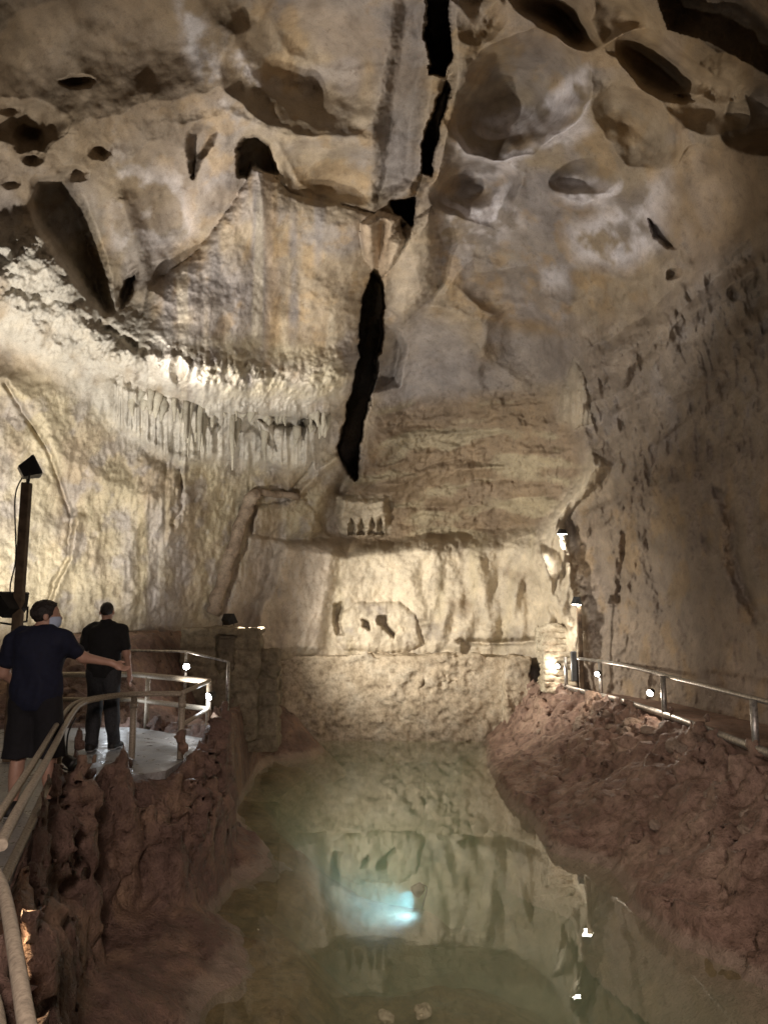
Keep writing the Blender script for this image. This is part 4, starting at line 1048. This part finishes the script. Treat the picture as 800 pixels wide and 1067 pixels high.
    def make(name, fn, mat, a=lo, b_=hi, hh=h):
        a = np.array(a); b_ = np.array(b_)
        def f(X, Y, Z):
            P = (X-F32(off[0]), Y-F32(off[1]), Z-F32(off[2])); return fn(P).astype(F32)
        return sdf_obj(name, f, a+off, b_+off, hh, mat, o)
    def body(P): return np.minimum(union([torso(P, -.012), leg(P, 0, -.006), leg(P, 1, -.006), head(P)], .03), union([arm_skin(P, 0), arm_skin(P, 1), torso(P, -.012)], .02))
    make('body', body, M_SKIN)
    wr = lambda P, f, a: a*noise(P[0]*f, P[1]*f, P[2]*f*.55, 5)
    z0, zs = kit['shirt_hem'], kit['sleeve']
    def shirt(P):
        d = union([torso(P, .016), arm(P, 0, .02, zs), arm(P, 1, .02, zs), ell(P, (0, 0, .98), (.185, .14, .2))], .05)
        d = np.maximum(d, z0-P[2]); d = su(d, cone(P, (-.1, -.01, 1.42), (.1, -.01, 1.42), .075, .075), .04); 
        if kit.get('collar'): d = su(d, cone(P, (0, -.012, 1.46), (0, -.006, 1.51), .076, .07), .02)
        d = np.maximum(d, P[2]-(1.535 if kit.get('collar') else 1.51)+.3*np.maximum(P[1]+.02, 0)); return d+wr(P, 8, .02)+wr(P, 17, .01)
    make('shirt', shirt, kit['shirt'])
    zt = kit['leg_hem']; lg = kit['leg_loose']
    def trousers(P):
        fl = lg*np.clip((.95-P[2])/.5, 0, 1) if zt > .3 else .012+.012*np.clip((.5-P[2])/.4, 0, 1)
        d = union([leg(P, 0, .012)-fl, leg(P, 1, .012)-fl, ell(P, (0, 0, .93), (.172, .128, .13))], .04)
        d = np.maximum(d, zt-P[2]); d = np.maximum(d, P[2]-1.0); return d+wr(P, 8, .012)+wr(P, 20, .005)
    make(kit['leg_name'], trousers, kit['legmat'], (-.4, -.35, 0), (.4, .4, 1.1))
    for s in (0, 1):
        A_ = np.array(J['leg'][s][2])
        sh = make('shoe', lambda P: np.maximum(foot(P, s)-.008, -P[2]+.0), M_SHOE, A_-np.array([.16, .2, A_[2]+.02]), A_+np.array([.16, .3, .1]), .007)
        def sole(P):
            return np.maximum(foot(P, s)-.014, P[2]-.028)
        so = make('sole', lambda P: np.maximum(np.maximum(foot(P, s)-.013, P[2]-.026), -P[2]+.002), M_SOLE, A_-np.array([.16, .2, A_[2]+.02]), A_+np.array([.16, .3, .02]), .007)
    def hair(P):
        d = ell(P, HC+np.array([0, 0, .03])+(hp(0, -.012, 0)-HC), (.083, .1, .095), yaw_head)-kit['hair']
        fy = (P[0]-HC[0])*(-sy)+(P[1]-HC[1])*cy; fz = P[2]-HC[2]
        d = np.maximum(d, fy-.055-.25*np.maximum(fz-.03, 0)-.35*np.maximum(fz-.06, 0)*kit['fringe'])
        d = np.maximum(d, -(fz+.06+.03*kit['nape'])+np.maximum(fy+.02, 0)*.9)
        return d+kit['tuft']*ridged(P[0]*26, P[1]*26, P[2]*20, 2, 9)
    make('hair', hair, M_HAIR, HC-.17, HC+.19, .007)
    if kit.get('mask'):
        def mask(P):
            d = np.abs(ell(P, hp(0, .036, -.045), (.066, .074, .078), yaw_head))-.006
            fy = (P[0]-HC[0])*(-sy)+(P[1]-HC[1])*cy; fz = P[2]-HC[2]
            return np.maximum(np.maximum(np.maximum(d, .02-fy), fz+.008), -.105-fz)
        make('face_mask', mask, M_MASK, HC-.16, HC+.14, .006)
        for e in (-1, 1):
            mb = MB(); mb.tube([off+hp(e*.064, .04, -.02), off+hp(e*.08, .0, .012), off+hp(e*.084, -.02, -.005)], .003, 5); mb.build('mask_strap', M_MASK, o)
    return o
# visitor in navy, pointing with the right arm
J1 = dict(head=(.03, .03, 1.585), arm=[((-.185, 0, 1.385), (-.28, .03, 1.12), (-.2, .2, .98)), ((.185, 0, 1.385), (.31, .1, 1.24), (.50, .2, 1.19))],
          hand=[(.4, .6, -.5), (.8, .15, -.42)], palm=[(1, 0, 0), (.2, .9, .3)], curl=[.5, .45],
          leg=[((-.095, 0, .9), (-.11, .02, .48), (-.12, -.02, .09)), ((.095, 0, .9), (.11, .05, .48), (.13, .06, .09))], toe=[(-.15, .98, 0), (.5, .85, 0)])
p1 = at_z(30, 852, Z1)
vis = person((p1[0], p1[1], Z1+.005), 'person in navy t-shirt, dark shorts and face mask, right arm stretched out, hand open', J1, math.radians(-62),
       dict(shirt=M_NAVY, shirt_hem=.84, sleeve=.62, leg_hem=.46, leg_loose=.045, legmat=M_SHORTS, leg_name='shorts', hair=.012, tuft=.012, fringe=1, nape=0, mask=True))
vis.scale = (1.05, 1.05, 1.0)
J2 = dict(head=(.0, .02, 1.625), arm=[((-.19, 0, 1.4), (-.27, .03, 1.13), (-.22, .14, .9)), ((.19, 0, 1.4), (.27, -.02, 1.13), (.29, .06, .89))],
          hand=[(.2, .2, -1), (-.05, .15, -1)], palm=[(0, 1, 0), (0, 1, 0)], curl=[.35, .35],
          leg=[((-.095, 0, .92), (-.1, .06, .5), (-.1, -.02, .1)), ((.095, 0, .92), (.115, .0, .5), (.12, .12, .1))], toe=[(-.1, 1, 0), (.12, 1, 0)])
p2 = at_y(108, 700, 9.3)
person((p2[0], p2[1], Z1+.005), 'person in black polo shirt and charcoal jeans walking away, seen from behind', J2, math.radians(6),
       dict(shirt=M_BCLOTH, shirt_hem=.86, sleeve=.68, leg_hem=.05, leg_loose=.02, legmat=M_JEAN, leg_name='trousers', hair=-.004, tuft=.003, fringe=0, nape=1, collar=True))

# ================================================================== LIGHT
WARM = (1, .88, .68)
spot((-4.3, 9.0, 2.5), (-5.2, 12.9, 6.8), 1900, (1, .95, .86), 104, .7, .12)          # lower flood of the timber post, on the left wall
spot((-2.9, 9.9, 1.75), (.8, 14.6, 10.4), 300, (1, .93, .85), 80, .35, .15)            # unseen fill added at the walkway corner, on the vault
spot(fl_top+np.array([.2, .1, .12]), (1.2, 13.8, 10.2), 1450, (1, .93, .85), 72, .4, .1)   # top flood of the timber post, on the vault
spot(pr+np.array([-.1, -.05, .2]), (-1.4, 15.8, 8.6), 420, (1, .93, .82), 66, .8, .1)     # added up-light without a fixture, brightens the hanging panel
spot((-1.6, 4.2, 2.0), (5.2, 12.5, 5.6), 420, (1, .93, .86), 84, 1, .12)                # unseen fill light added to brighten the right wall
spot((-2.85, 14.55, 3.0), (3.6, 19.0, 2.7), 2100, (1, .92, .79), 95, .9, .1)                     # flood on the masonry, on the back wall
spot(pr+np.array([-.12, .05, -.08]), (3.7, 16.5, 2.0), 34, (1, .92, .8), 100, .8, .08)     # head of the short post, on the pier
spot(WL+np.array([0, -.06, -.16]), (3.7, 17.0, 2.2), 70, (1, .93, .82), 110, .9, .06)      # lamp on the buttress
wr_ = at_z(38, 1058, 1.2); spot(wr_+np.array([-.25, .15, .5]), wr_, 34, (1, .72, .42), 70, .3, .03)
spot((1.2, .2, 4.5), (3.0, 11.0, 0.4), 850, (1, .8, .7), 80, 1, .3)                # unseen fill light added near the camera, on the right bank
spot((-.2, -1.0, 4.4), (-1.2, 6.5, .2), 900, (1, .8, .7), 80, 1, .3)  # second added unseen fill, for the left bank and pool bed
wd = bpy.data.worlds.new('World'); S.world = wd; wd.use_nodes = True
bg = wd.node_tree.nodes['Background']; bg.inputs[0].default_value = (.62, .55, .5, 1); bg.inputs[1].default_value = .025

# ================================================================== CAMERA
cam = bpy.data.cameras.new('Camera'); co = bpy.data.objects.new('Camera', cam); COL.objects.link(co)
cam.sensor_fit = 'HORIZONTAL'; cam.sensor_width = 36; cam.lens = 36; cam.clip_end = 200; cam.clip_start = .05
co.location = CAM; co.rotation_euler = (math.pi/2+PITCH, 0, 0); S.camera = co
S.view_settings.view_transform = 'Standard'; S.view_settings.look = 'None'; S.view_settings.exposure = 0; S.view_settings.gamma = 1
S.render.engine = 'CYCLES'; S.cycles.use_denoising = True; S.cycles.max_bounces = 6; S.cycles.diffuse_bounces = 3; S.cycles.volume_bounces = 1; S.cycles.transparent_max_bounces = 8
S.cycles.sample_clamp_indirect = 4
